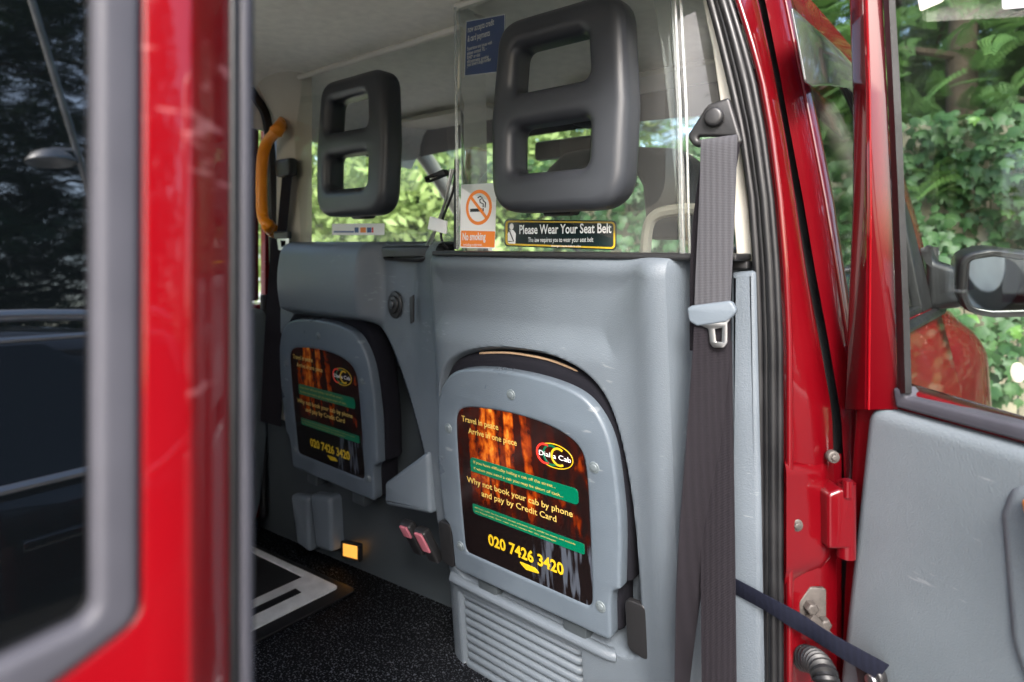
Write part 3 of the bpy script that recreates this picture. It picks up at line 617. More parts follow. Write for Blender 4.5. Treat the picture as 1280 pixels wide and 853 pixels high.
part('webbing', ribbon(spline(wp, 5), (1, .12, 0), .0475), WEB, belt)
w2 = [FBt.hit(890, 398, .002), FBt.hit(889, 440, .0), FBt.hit(879, 560, -.002), FBt.hit(865, 700, -.004), FBt.hit(857, 800, -.006), FBt.hit(852, 880, -.008)]
part('webbing', ribbon(spline(w2, 6), [(1 - 1.05 * i / 30, .12 + .9 * i / 30, 0) for i in range(31)], .0475), WEBDARK, belt)
w3 = [FBt.hit(893, 425, -.014), FBt.hit(895, 560, -.016), FBt.hit(897, 700, -.016), FBt.hit(899, 900, -.016)]
part('webbing', ribbon(spline(w3, 6), (1, .05, 0), .0475), WEBDARK, belt)
wb = [FBt.hit(903, 176, -.016), FBt.hit(886, 300, -.022), FBt.hit(884, 440, -.022)]
part('webbing', ribbon(spline(wb, 5), (1, .2, 0), .0475), WEBDARK, belt)
FT = Frame(tuple(FBt.hit(892, 395, .004)), (1, .12, -.03), (0, 0, 1))
part('tongue', plate(FT, pxs(FT, [(860, 386, .006), (866, 383, .006), (916, 375, .008), (923, 388, .008), (916, 396, .006), (908, 402, .004), (872, 408, .006), (862, 402, .006)]), th=.012, bev=.003, off=.006), SLATE, belt)
part('latch_plate', plate(FT, pxs(FT, [(868, 404, .004), (915, 396, .004), (910, 403, .004), (909, 428, .008), (904, 434, .004), (891, 434, .004), (887, 428, .008), (886, 411, .004)]), [pxs(FT, [(894, 411, .001), (903, 409, .001), (902, 427, .001), (895, 427, .001)])], th=.003, bev=.0008, off=.004), STEEL, belt)

# far seat belt and yellow grab handle
fb = empty('seat_belt', tuple(FY(.93).hit(350, 400)), TAXI, 'dark seat belt beside the yellow handle')
fr = FY(.925)
part('webbing', ribbon(spline([fr.hit(360, 208), fr.hit(356, 250), fr.hit(352, 292)], 4), (1, 0, 0), .05), WEBDARK, fb)
part('webbing', ribbon(spline([fr.hit(352, 300), fr.hit(345, 400), fr.hit(338, 530)], 4), (1, .3, 0), .075), WEBDARK, fb)
part('anchor', box(tuple(fr.hit(358, 210)), (.075, .03, .05), .01), BLACK, fb)
part('tongue', box(tuple(fr.hit(353, 294, .006)), (.075, .014, .022), .005), BLACK, fb)
FTf = FY(.915); part('latch_plate', plate(FTf, pxs(FTf, [(346, 298, .004), (361, 298, .004), (360, 312, .005), (348, 313, .005)]), [pxs(FTf, [(350, 301), (357, 301), (356.5, 309), (351, 309)])], th=.003, bev=.0008), STEEL, fb)
fh = FY(.90)
part('grab_handle', tube(spline([fh.hit(353, 154, -.05), fh.hit(347, 163), fh.hit(334, 178), fh.hit(328, 200), fh.hit(326.5, 235), fh.hit(328, 268), fh.hit(334, 281), fh.hit(343, 290, -.05)], 6), [.021] * 8 + [.016] * 28 + [.019] * 7, 12, flat=.75), YELLOW, TAXI, 'yellow grab handle by the far door')

# far pillar trim, far door, step plate
def pil(u, v):
    x = -1.735 + .215 * u; r = .04 * (1 - ss(u, 0, .25)) ; t = ss(v, 1.5, 1.74)
    return (x + .05 * t * (1 - u), .965 - .02 * math.sin(math.pi * u) - .12 * t * t * (1 - u) + r, v)
part('pillar_trim', surf(pil, lin(0, 1, 16), lin(.75, 1.76, 30)), BEIGE, TAXI, 'beige trim on the far door pillar')
part('door_seal', merge(tube(spline([(-1.735, .975, .45), (-1.735, .978, .9), (-1.735, .972, 1.3), (-1.725, .955, 1.55), (-1.69, .90, 1.655), (-1.66, .75, 1.69), (-1.65, 0, 1.70)], 6), .014, 8), tube([(-1.735, .94, .45), (-1.74, .945, 1.1)], .01, 8)), RUBBER, TAXI)
fd = empty('far_door', (-1.8, .5, .45), TAXI, 'closed far door, grey below and red round its window')
part('door_frame', merge(slab(-1.795, .905, .95, 1.08, 1.66, .04), slab(-1.795, .0, .05, 1.08, 1.66, .04), slab(-1.78, .0, .95, 1.60, 1.68, .04)), REDIN_SHADED, fd)
FD2 = Frame((-1.755, .5, .8), (0, 1, 0), (0, 0, 1))
part('door_card', plate(FD2, [(-.48, -.35, .06), (.42, -.39, .10), (.455, -.1, 0), (.45, .26, .03), (-.48, .26, .03)], th=.05, bev=.015, off=.03), DOORGREY, fd)
part('door_pocket', plate(FD2, [(-.1, -.30, .04), (.40, -.34, .08), (.41, -.12, .05), (-.1, -.12, .05)], th=.02, bev=.008, off=.045), GREY, fd)
part('window_glass', box((-1.80, .47, 1.36), (.005, .86, .52), .001), DOORGLASS, fd)
st = empty('step_plate', (-1.45, .5, FLOOR), TAXI, 'silver edged step plate let into the floor')
FF = Frame((0, 0, FLOOR), (1, 0, 0), (0, 1, 0))
part('surround', plate(FF, [(-1.74, -.3, .01), (-1.265, -.3, .01), (-1.265, .93, .02), (-1.74, .88, .01)], th=.006, bev=.002, off=.006), RUBBER, st)
part('plate_frame', plate(FF, [(-1.72, -.28, .01), (-1.305, -.28, .01), (-1.305, .905, .015), (-1.72, .865, .01)], [[(-1.70, -.2, .002), (-1.415, -.2, .002), (-1.415, .872, .002), (-1.70, .847, .002)]], th=.008, bev=.002, off=.010), ALU, st)
part('grip_strip', plate(FF, [(-1.378, -.2, .002), (-1.352, -.2, .002), (-1.352, .83, .002), (-1.378, .83, .002)], th=.004, bev=.001, off=.0115), RUBBER, st)
part('plate_inset', plate(FF, [(-1.70, -.2, .002), (-1.415, -.2, .002), (-1.415, .872, .002), (-1.70, .847, .002)], th=.004, bev=.001, off=.008), BLACK, st)

# ------------------------------------------------------------------ near door pillar: trims, rubber seal, red shut face
part('pillar_trim', plate(FY(.872), pxs(FY(.872), [(913, 341, .004), (944, 338, .006), (950, 600, 0), (954, 900, 0), (905, 900, 0), (910, 600, 0)]), th=.05, bev=.008, off=0, res=4), GREY, TAXI, 'grey pillar trim behind the seat belt')
part('pillar_trim', plate(FY(.90), pxs(FY(.90), [(868, -40, .004), (884, -40, .004), (893, 10), (909, 75), (923, 160), (934, 250), (941, 334, .002), (921, 334, .002), (914, 250), (903, 150), (890, 60)]), th=.03, bev=.004, off=0), CREAM, TAXI, 'cream pillar trim beside the belt guide')
part('ledge', box(tuple(FY(.895).hit(915, 331)), (.055, .03, .012), .003), BLACK, TAXI)
YS = [-60, 0, 50, 100, 166, 250, 333, 428, 520, 700, 960]
def itp(xs_, ys_, y): return float(np.interp(y, ys_, xs_))
yy = lin(-60, 960, 44)
SL = lambda y: itp([870, 885, 898, 910, 925, 937, 943, 946, 947, 948, 949], YS, y)
SR = lambda y: itp([896, 916, 932, 946, 958, 968.5, 975.5, 980, 980, 980, 980], YS, y)
pB = lambda y: itp([938, 950, 959, 967, 979, 993, 1007, 1024, 1040, 1046, 1046], YS, y)
pC = lambda y: itp([943, 956, 966, 976, 988, 1004, 1018, 1036, 1052, 1060, 1060], YS, y)
pD = lambda y: itp([968, 982, 992, 1003, 1016, 1032, 1046, 1060, 1070, 1078, 1084], YS, y)
pE = lambda y: itp([978, 990, 1001, 1012, 1026, 1042.5, 1055, 1068, 1078, 1084, 1090], YS, y)
seals = empty('door_seal', (-.27, .88, .5), TAXI, 'black ribbed rubber seal round the door opening')
part('seal_backing', loft([[FY(.889).hit(SL(y) + (SR(y) - SL(y)) * t, y) for t in (0, .5, 1)] for y in yy]), RUBBER, seals)
for t, r, n in ((.10, .0060, .006), (.36, .0045, .007), (.58, .0062, .011), (.84, .0052, .008)):
    part('seal_rib', tube([FY(.889).hit(SL(y) + (SR(y) - SL(y)) * t, y, n) for y in yy], r, 10), RUBBER, seals)
def face(f0, y0_, f1, y1_, bul=0, m=6, ys_=yy):
    out = []
    for y in ys_:
        a, b = FY(y0_).hit(f0(y), y), FY(y1_).hit(f1(y), y); z = (a.z + b.z) / 2; a.z = b.z = z
        nn = (b - a).cross(Vector((0, 0, 1))).normalized()
        out.append([a.lerp(b, k / m) + nn * (bul * math.sin(math.pi * k / m)) for k in range(m + 1)])
    return loft(out)
part('pillar_face', face(lambda y: SR(y) - 1, .884, pB, .972, .012), RED_SHADED, TAXI, 'glossy red door pillar', 60)
part('gap_shadow_strip', face(lambda y: pB(y) - 6, 1.01, lambda y: pC(y) + 12, 1.04), RUBBER, TAXI)  # black strip painting the shadow in the gap beside the front door
part('pillar_highlight_bead', tube([FY(.880).hit(SR(y) + 7, y) for y in yy], .0046, 10), RED_SHADED, TAXI)  # bead added along the pillar edge to give a highlight line
# lower pillar: a raised shoulder with bolts, the hinge, the check arm and the wiring boot
def shoulder(u, v):
    y = 580 + 150 * v; xl = 981; xr = 1034 + 6 * math.sin(v * 3) - 18 * ss(v, .75, 1)
    a = FY(.874).hit(xl, y); b = FY(.945).hit(xr, y); p = a.lerp(b, u); b_ = .008 * (1 - ss(v, .85, 1)) * ss(v, -.02, .05) * (1 - ss(u, .85, 1)); return p + Vector((.5, -.8, 0)) * b_
part('pillar_shoulder', merge(surf(shoulder, lin(0, 1, 14), lin(0, 1, 24)), surf(lambda u, v: FY(.874 + .071 * u + .03 * v).hit(981 + 53 * u, 580 - 22 * v + 6 * u * v), lin(0, 1, 8), lin(0, 1, 4))), RED_SHADED, TAXI, None, 60)
FB3 = lambda px, py, Y: Frame(tuple(FY(Y).hit(px, py)), (.75, .66, 0), (0, 0, 1))
for px, py, Y in ((995, 656, .885), (1041, 571, .935)):
    q = FB3(px, py, Y); part('bolt', merge(disc(q, (0, 0), .0085, th=.01, bev=.002, off=.004, n=18), disc(q, (0, 0), .005, th=.01, bev=.002, off=.007, n=6)), CASTING, TAXI)
q = FB3(1045, 645, .925)
hg = part('hinge', merge(plate(q, [(-.017, -.040, .006), (.018, -.040, .006), (.018, .030, .008), (.004, .042, .012), (-.017, .034, .008)], th=.05, bev=.005, off=.012), tube([q.P(.014, -.055, 0), q.P(.014, .045, 0)], .012, 14)), REDIN_SHADED, TAXI, 'red painted door hinge')
part('hinge_pin', tube([q.P(.010, .03, .010), q.P(.010, .052, .010)], .007, 12), REDIN_SHADED, hg)
q = FB3(1015, 762, .915)
ck = part('check_arm', merge(plate(q, [(-.018, -.030, .006), (.018, -.034, .004), (.018, .030, .004), (-.004, .032, .006), (-.020, .012, .01)], th=.006, bev=.0015, off=.004)), CASTING, TAXI, 'grimy metal door check plate and arm')
part('check_link', tube([q.P(-.012, -.004, .012), q.P(.004, -.020, .014), q.P(.038, -.052, .016)], [.012, .009, .007], 8, flat=.5), CASTING, ck)
for du, dv in ((-.006, .008), (.012, -.014)): part('nut', disc(q, (du, dv), .0085, th=.014, bev=.003, off=.016, n=6), CASTING, ck)
bp_ = spline([FY(.93).hit(1002, 822, .02), FY(.92).hit(1020, 828, .05), FY(.91).hit(1032, 850, .07), FY(.90).hit(1036, 900, .07)], 20)
part('wiring_boot', tube(bp_, [.0135 + (.0030 if i % 4 < 2 else -.001) for i in range(len(bp_))], 16), RUBBER, TAXI, 'black corrugated wiring boot')
part('pillar_base', face(lambda y: 978, .925, lambda y: 1052, 1.0, 0, 3, lin(570, 960, 6)), REDIN_SHADED, TAXI)

# ------------------------------------------------------------------ front door beyond the pillar
SD = Frame((-.206, 1.055, 1.10), (.037, 1, 0), (-.165, 0, 1))
fdoor = empty('front_door', (-.2, 1.4, .35), TAXI, 'closed front door with smoked wind deflector')
win = [(.0, .0, .02), (.70, .0, .02), (.64, .20, .3), (.52, .38, .3), (.36, .50, .12), (.0, .53, .03)]
frm = [(-.022, -.03), (.80, -.03), (.74, .20, .3), (.62, .40, .3), (.42, .56, .12), (-.022, .60, .0)]
part('window_frame', plate(SD, frm, [win], th=.035, bev=.004, off=0), RED_SHADED, fdoor)
part('window_rubber', plate(SD, win, [[(.014, .014, .02), (.685, .014, .02), (.625, .20, .3), (.505, .37, .3), (.35, .485, .12), (.014, .515, .03)]], th=.02, bev=.003, off=.002), RUBBER, fdoor)
part('window_glass', plate(SD, win, th=.004, bev=.001, off=-.015, res=1), DOORGLASS, fdoor)
part('rear_edge', face(lambda y: pC(y), 1.0, lambda y: pD(y), 1.032, .002), REDIN_SHADED, fdoor, None, 60)
part('edge_fold', face(lambda y: pD(y), 1.031, lambda y: pE(y) + .5, 1.056, .003), RED_SHADED, fdoor, None, 60)
part('edge_highlight_bead', tube([FY(1.030).hit(pD(y), y) for y in yy], .0022, 8), RED_SHADED, fdoor)  # bead added on the fold to draw a highlight
part('door_skin', surf(lambda u, v: SD.P(u, -.75 * v, .02 * math.sin(math.pi * v) - .02 * v), lin(-.022, .80, 8), lin(0, 1, 14)), RED, fdoor)
part('waist_trim', tube([SD.P(-.02, -.012, .006), SD.P(.78, -.012, .006)], .011, 8), RUBBER, fdoor)
dfl = [SD.uv(*p, .02) for p in ((991, 12), (1035, 42), (1075, 72), (1075, 112), (1050, 106), (1032, 104), (1015, 108), (1010, 103))]
dfl = [SD.uv(*p, .028) for p in ((991, 10), (1009, 104), (1017, 109), (1040, 107), (1062, 110), (1082, 128), (1110, 160), (1110, 128), (1050, 62))]
part('wind_deflector', plate(SD, [(a, b, .006) for a, b in dfl], th=.003, bev=.0008, off=.028), SMOKE, fdoor, 'smoked wind deflector')
part('quarter_frame', plate(SD, [(.56, .0, .01), (.70, .0, .01), (.64, .2, .2), (.55, .34, .02)], th=.02, bev=.004, off=.004), BLACK, fdoor)
# wing mirror
mr = empty('wing_mirror', tuple(SD.P(.68, .05, .0)), TAXI, 'black wing mirror on the front door')
FM = Frame(tuple(FY(1.72).hit(1262, 357)), (1, .30, 0), (.0, -.14, 1))
mo = pxs(FM, [(1196, 372, .05), (1202, 322, .04), (1240, 312, .05), (1345, 322, .05), (1340, 392, .05), (1240, 399, .05), (1206, 392, .03)])
mi = pxs(FM, [(1210, 372, .03), (1214, 328, .02), (1245, 322, .03), (1335, 330, .03), (1330, 386, .03), (1240, 391, .03), (1216, 388, .02)])
part('mirror_housing', plate(FM, mo, [mi], th=.08, bev=.012, off=0, res=4), BLACK, mr)
part('mirror_shell', plate(FM, [(x * .94, y * .94, r) for x, y, r in mo], th=.05, bev=.03, off=-.07, res=5), BLACK, mr)
part('mirror_glass', plate(FM, mi, th=.004, bev=.0008, off=-.012, res=1), MIRROR, mr)
part('mirror_arm', plate(Frame(tuple(FY(1.75).hit(1185, 360)), (1, -.12, 0), (0, 0, 1)), pxs(Frame(tuple(FY(1.75).hit(1185, 360)), (1, -.12, 0), (0, 0, 1)), [(1158, 300, .02), (1168, 326, .02), (1206, 338, .02), (1206, 384, .02), (1160, 388, .01)]), th=.06, bev=.015, off=.02, res=4), BLACK, mr)
# bonnet and wings, flared to replace a red reflection under the mirror
def nose(u, v):
    s_ = abs(u); k0 = 1 - ss(s_, .86, .90); y = (1.85 + 1.45 * v) * (1 - k0) + (2.36 + .94 * v) * k0; hw = .875 - .10 * v ** 3 + .12 * math.sin(math.pi * min(1, max(0, (v - .12) / .80))) ** 1.5; drop = .30 * max(0, v - .15) ** 2.2
    wing = .05 * math.exp(-((s_ - .80) / .13) ** 2) * ss(v, .1, .5); top = 1.03 - .05 * s_ ** 2 - drop + wing
    k = max(0, (s_ - .86) / .14); 
    if s_ <= .86: x, z = s_ * hw, top
    else: x, z = .86 * hw + .14 * hw * math.sin(k * math.pi / 2), 1.03 - .05 * .74 - drop + .05 * math.exp(-((.86 - .80) / .13) ** 2) * ss(v, .1, .5) - (1 - math.cos(k * math.pi / 2)) * .16
    return (-1.09 + math.copysign(x, u), y, z)
part('bonnet', surf(nose, lin(-1, 1, 81), lin(0, 1, 40)), RED_SHADED, TAXI, 'red bonnet and rounded wings', 60)
def wingside(sg): return surf(lambda u, v: (-1.09 + sg * ((.875 - .10 * u ** 3 + .12 * math.sin(math.pi * min(1, max(0, (u - .12) / .80))) ** 1.5) + .01 * math.sin(v * math.pi)), 1.85 + 1.45 * u, (1.03 - .037 - .30 * max(0, u - .15) ** 2.2 + .05 * .81 * ss(u, .1, .5) - .16) * (1 - v) + .28 * v), lin(0, 1, 30), lin(0, 1, 10))
part('wing', wingside(1), RED_SHADED, TAXI, None, 60); part('wing', wingside(-1), RED_SHADED, TAXI, None, 60)
part('nose_panel', box((-1.09, 3.28, .52), (1.5, .06, .5), .02), RED, TAXI)
for sx in (-1, 1): part('headlight', disc(Frame((-1.09 + sx * .62, 3.33, .68), (-1, 0, 0), (0, 0, 1)), (0, 0), .09, th=.06, bev=.02, off=.01), CHROME, TAXI)
def wheel(x, y):
    t = part('wheel', tube([(x + .11 * s_, y, .33) for s_ in (-1, -.9, .9, 1)], [.28, .33, .33, .28], 28), TYRE, TAXI)
    part('rim', tube([(x + .12, y, .33), (x - .12, y, .33)], .2, 20), POLEM, t)
for x in (-.33, -1.85):
    for y in (2.62, -.55): wheel(x, y)

# ------------------------------------------------------------------ driver's compartment
part('driver_seat', merge(box((-.66, 1.30, .92), (.52, .13, .62), .05), box((-.66, 1.55, .66), (.52, .5, .14), .05)), DARKSEAT, TAXI, "driver's dark seat behind the screen")
FH = FY(1.24)
part('driver_headrest', plate(FH, pxs(FH, [(668, 262, .02), (676, 216, .05), (702, 190, .05), (750, 181, .05), (838, 184, .05), (862, 200, .04), (862, 300, .02), (806, 300, .02), (800, 232, .03), (790, 214, .03), (718, 216, .03), (712, 262, .02)]), th=.09, bev=.02, off=0, res=4), DARKSEAT, TAXI)
part('driver_seat_frame', tube(spline([FY(1.18).hit(806, 330), FY(1.18).hit(810, 285), FY(1.18).hit(822, 268), FY(1.18).hit(850, 262), FY(1.18).hit(875, 262)], 6), .012, 8), BEIGE, TAXI)
part('dashboard', loft([[(x, y, z) for y, z in ((1.95, .6), (1.92, .9), (1.96, 1.02), (2.1, 1.05), (2.4, 1.03), (2.4, .6))] for x in (-1.82, -.36)], True, True), GREY, TAXI)
part('steering_wheel', tube([(-.66 + .19 * math.cos(t), 1.80 + .07 * math.sin(t), 1.06 + .17 * math.sin(t)) for t in lin(0, 2 * math.pi, 33)[:-1]], .014, 8, closed=True), BLACK, TAXI)
part('windscreen', surf(lambda u, v: (-1.09 + .70 * u * (1 - .1 * v), 2.36 - .82 * v - .06 * u * u, 1.05 + .605 * v), lin(-1, 1, 16), lin(0, 1, 8)), WINDSCREEN, TAXI)
part('windscreen_band', surf(lambda u, v: (-1.09 + .69 * u * (1 - .1 * (.82 + .18 * v)), 2.345 - .82 * (.84 + .2 * v) - .06 * u * u, 1.05 + .605 * (.84 + .2 * v) - .05 * u * u * (1 - v)), lin(-1, 1, 20), lin(.35, 1, 3)), BLACK, TAXI)
for sx in (-1, 1):
    part('screen_pillar', tube(spline([(-1.09 + sx * .80, 2.32, .98), (-1.09 + sx * .765, 1.98, 1.28), (-1.09 + sx * .71, 1.66, 1.56), (-1.09 + sx * .66, 1.45, 1.69)], 6), .034, 10, flat=.7), BEIGE, TAXI)
    part('sun_visor', box((-1.09 + sx * .36, 1.42, 1.655), (.46, .15, .016), .006), BEIGE, TAXI)
part('interior_mirror', box((-1.09, 1.56, 1.54), (.22, .03, .06), .012), BLACK, TAXI)
part('wiper', tube([(-1.3, 2.40, 1.06), (-1.55, 2.03, 1.32)], .006, 6), BLACK, TAXI); part('wiper', tube([(-.75, 2.40, 1.06), (-1.0, 2.02, 1.33)], .006, 6), BLACK, TAXI)
part('cab_side_trim', merge(slab(-1.83, 1.08, 2.4, .6, 1.06, .04), slab(-1.80, 1.02, 1.10, 1.0, 1.68, .05), slab(-.27, 1.08, 1.9, .5, 1.02, .03)), GREY, TAXI)
part('cant_rail', merge(box((-1.74, .28, 1.735), (.12, 2.4, .09), .03), box((-.425, .28, 1.752), (.07, 2.4, .08), .03)), BEIGE, TAXI)
part('gutter_rail', tube(spline([(-.42, -.95, 1.70), (-.385, -.2, 1.735), (-.365, .6, 1.74), (-.36, 1.15, 1.725), (-.385, 1.52, 1.67)], 6), .040, 14), RED_SHADED, TAXI)

# ------------------------------------------------------------------ the open rear door
OD = Frame((-.19, .95, 1.0), (.87, -.492, 0), (0, 0, 1))
door = empty('rear_door', tuple(OD.P(0, -.6)), TAXI, 'rear door standing open, grey inside with red window frame')
tl = OD.uv(1082, 505); tr_ = OD.uv(1280, 545)
card = [(tl[0], tl[1], .03), (.78, tl[1] - .006, .03), (.78, -.62, .05)] + [(*OD.uv(1040, 940), .02), (*OD.uv(1046, 845), 0), (*OD.uv(1068, 640), 0)]
part('door_card', plate(OD, card, th=.035, bev=.016, off=0, res=5), DOORGREY, door, 'plain grey inner door card')
# a shallow moulded bay round the handle
bay = [(*OD.uv(1249, 640), .02), (*OD.uv(1262, 606), .03), (*OD.uv(1300, 600), .03), (.62, -.10, .05), (.62, -.42, .05), (*OD.uv(1296, 900), .06), (*OD.uv(1262, 800), .08)]
part('handle_bay', plate(OD, bay, th=.03, bev=.014, off=.006, res=5), DOORGREY, door)
part('door_pull', tube(spline([OD.hit(1306, 636, .004), OD.hit(1302, 652, .014), OD.P(.34, -.16, .03), OD.P(.42, -.14, .005)], 6), .010, 10), YELLOW, door, 'yellow door pull')
shell = [(*OD.uv(1056, 470), .0), (.80, OD.uv(1056, 520)[1], .03), (.80, -.68, .05), (*OD.uv(1030, 960), .03), (*OD.uv(1040, 720), 0)]
part('door_shell', plate(OD, shell, th=.05, bev=.012, off=-.018, res=4), REDIN_SHADED, door, 'red edge of the open door')
ydo = [-60, 0, 120, 250, 400, 500, 560]
def dline(xs_, n, ye=512): return [OD.hit(itp(xs_, ydo, y), y, n) for y in lin(-60, ye, 30)]
L0 = dline([1060, 1062, 1066, 1066, 1060, 1056, 1050], -.055); L1 = dline([1062, 1064, 1068, 1068, 1062, 1058, 1052], -.01); L2 = dline([1076, 1079, 1083, 1084, 1082, 1081, 1080], .004); L3 = dline([1082, 1085, 1089, 1091, 1090, 1089, 1088], .002); L4 = dline([1100, 1103, 1109, 1114, 1119, 1122, 1124], -.012); L5 = dline([1100, 1103, 1109, 1114, 1119, 1122, 1124], -.05)
part('window_frame', loft([list(t) for t in zip(L0, L1, L2, L3, L4, L5)], True), REDIN_SHADED, door, 'glossy red upright of the open door', 30)
part('frame_highlight_bead', tube(dline([1080, 1083, 1087, 1088.5, 1087, 1086, 1085], .003), .0016, 8), RED, door)  # brighter red bead added along the upright as a highlight line
G0 = dline([1101, 1104, 1110, 1115, 1120, 1122, 1124], -.006, 492); G1 = dline([1108, 1111, 1117, 1123, 1129, 1132, 1134], .000, 492); G2 = dline([1116, 1119, 1126, 1131, 1137, 1140, 1142], -.008, 492); G3 = dline([1116, 1119, 1126, 1131, 1137, 1140, 1142], -.03, 492); G4 = dline([1101, 1104, 1110, 1115, 1120, 1122, 1124], -.03, 492)
part('window_rubber', loft([list(t) for t in zip(G0, G1, G2, G3, G4)], True), RUBBER, door, 'black window rubber of the open door')
a0 = OD.uv(1112, 489); 
part('waist_rubber', merge(plate(OD, [(a0[0], a0[1] + .004, .004), (a0[0] + .012, a0[1] + .006, .003), (a0[0] + .020, a0[1] - .004, .004), (.78, a0[1] - .006, .004), (.78, a0[1] - .026, .004), (a0[0] + .004, a0[1] - .020, .004)], th=.03, bev=.004, off=-.004)), SEALGREY, door)
part('window_glass', plate(OD, [(a0[0], a0[1] - .02), (.76, a0[1] - .02), (.70, .60, .05), (.02, .66, .02)], th=.004, bev=.001, off=-.03, res=1), PULLGLASS, door)
part('top_frame', tube([OD.P(-.08, .66, -.03), OD.P(.40, .70, -.03), OD.P(.70, .66, -.03), OD.P(.79, .3, -.03), OD.P(.79, .0, -.03)], .03, 8), REDIN_SHADED, door)
part('window_sticker', plate(OD, pxs(OD, [(1141, -30, .006), (1184, -34, .006), (1180, 2, .006), (1150, 15, .004)], -.026), th=.001, bev=.0002, off=-.026, res=1), CARDP, door)
part('window_sticker', plate(OD, pxs(OD, [(1250, -30, .006), (1300, -34, .006), (1300, 8, .006), (1253, 12, .004)], -.026), th=.001, bev=.0002, off=-.026, res=1), WHITE, door)
part('window_sticker', disc(OD, OD.uv(1272, 466, -.026), .007, .011, .001, .0002, -.0255), CARDP, door)
# check strap
sp_ = spline([FY(.872).hit(905, 727), FY(.868).hit(915, 731), FY(.858).hit(968, 760), FY(.873).hit(1010, 785), FY(.882).hit(1052, 811), OD.hit(1104, 840, .016)], 7)
strap = part('check_strap', ribbon(sp_, (0, -.25, 1), .026, .0022), STRAPM, TAXI, 'navy webbing strap holding the open door')
part('strap_buckle', plate(OD, pxs(OD, [(1080, 812, .008), (1098, 818, .008), (1116, 840, .012), (1122, 880, .01), (1092, 880, .004), (1086, 846, .004)]), th=.014, bev=.004, off=.022), BLACK, strap)
part('strap_pin', disc(OD, OD.uv(1105, 846), .008, th=.012, bev=.002, off=.026), STEEL, strap)

# ------------------------------------------------------------------ rear quarter, very near the lens: window, rubber, red pillar
QF = Frame((-.30, .10, 1.20), (0, 1, 0), (-.085, 0, 1))
quarter = empty('rear_quarter', (-.32, -.3, .3), TAXI, 'red rear quarter with a dark reflecting window')
def hv(x, y, n=0): return QF.uv(x, y, n)
ho = [(*hv(176, -120), 0), (*hv(174, 772), .012), (*hv(40, 874), 0), (-.78, hv(40, 874)[1] - .01, .05), (-.78, .40, .05), (hv(176, -120)[0], .42, .03)]
hi_ = [(*hv(119, -120), 0), (*hv(118, 770), .008), (*hv(0, 828), 0), (-.76, hv(0, 828)[1] - .008, .04), (-.76, .38, .04), (hv(119, -120)[0], .40, .02)]
po_ = [(*hv(247, -160), 0), (*hv(247, 300), 0), (*hv(247, 1100), 0), (hv(247, 1100)[0], -.85, .02), (-.95, -.85, .1), (-.95, .5, .1), (hv(247, -160)[0], .52, .02)]
part('body_panel', plate(QF, po_, [ho], th=.03, bev=.004, off=0, res=4), RED, quarter)
part('window_rubber', plate(QF, ho, [hi_], th=.02, bev=.0045, off=.003, res=5), SEALGREY, quarter, 'grey window rubber')
part('window_glass', plate(QF, hi_, th=.004, bev=.0005, off=-.006, res=1), REFGLASS, quarter, 'dark quarter glass reflecting a black car')
part('inner_lining', plate(QF, po_, [ho], th=.02, bev=.004, off=-.05), BEIGE, quarter)
yq = [-160, 0, 200, 400, 600, 860, 1100]
def qface(ls): return loft([[QF.hit(x, y, n) for x, n in ls] for y in yq])
part('shut_face', qface([(240, -.001), (250, -.003), (256, -.010), (262, -.011), (268, -.016), (282, -.022), (290, -.03)]), RED, quarter, None, 60)
part('seal_rib', tube([QF.hit(291, y, -.028) for y in yq], .0032, 10), RUBBER, quarter)
part('seal_rib', tube([QF.hit(304.5, y, -.030) for y in yq], .0044, 12), SEALGREY, quarter)
part('seal_rib', tube([QF.hit(311, y, -.036) for y in yq], .0026, 12), SEALGREY, quarter)

# ------------------------------------------------------------------ planting: ivy over a fence, conifers behind, trees all round
def leaf_shape(s=1.0):
    P = [(0, -.5), (.22, -.42), (.50, -.20), (.34, -.05), (.40, .20), (.16, .16), (0, .56), (-.16, .16), (-.40, .20), (-.34, -.05), (-.50, -.20), (-.22, -.42)]
    V = [(0, -.05, .06)] + [(x, y, -.10 * (x * x + y * y)) for x, y in P]
    return np.array(V) * s, [(0, i + 1, (i + 1) % 12 + 1) for i in range(12)]
def scatter(P, R_, Sc, base, faces):
    """many copies of a small shape in one mesh: positions P, rotation matrices R_, scales Sc"""
    V = np.einsum('nij,kj->nki', R_, base) * Sc[:, None, None] + P[:, None, :]; n, k = V.shape[:2]
    L = len(faces[0]); Fc = (np.array(faces)[None] + (np.arange(n) * k)[:, None, None]).reshape(-1, L)
    return V.reshape(-1, 3), Fc
def npmesh(name, V, Fc, m, smooth=False):
    me = bpy.data.meshes.new(name); nf, L = Fc.shape; me.vertices.add(len(V)); me.vertices.foreach_set('co', V.astype(np.float32).ravel())
    me.loops.add(nf * L); me.loops.foreach_set('vertex_index', Fc.astype(np.int32).ravel()); me.polygons.add(nf); me.polygons.foreach_set('loop_start', np.arange(0, nf * L, L, dtype=np.int32))
    me.materials.append(m); me.update(); me.validate()
    if smooth: me.polygons.foreach_set('use_smooth', np.ones(nf, bool))
    return me
def rots(ax, ay):
    """matrices whose third column is ~ax (leaf normal) and second ~ay"""
    z = ax / np.linalg.norm(ax, axis=1, keepdims=True); y = ay - z * np.sum(ay * z, 1, keepdims=True); y /= np.linalg.norm(y, axis=1, keepdims=True); x = np.cross(y, z)
    return np.stack([x, y, z], 2)
HY = 4.35
fence = thing(empty('board_fence', (-2, HY + .25, 0)), 'pale upright board fence showing through the ivy', 'fence')
bm_ = mesh('board', box((0, 0, 0), (.118, .022, 2.0), .004), FENCEM); first = None
for i in range(84):
    put('board', bm_, fence, None, None, None).location = (-7.5 + i * .125, HY + .25 + .004 * (i % 3), 1.0 + .01 * math.sin(i * 7.1))
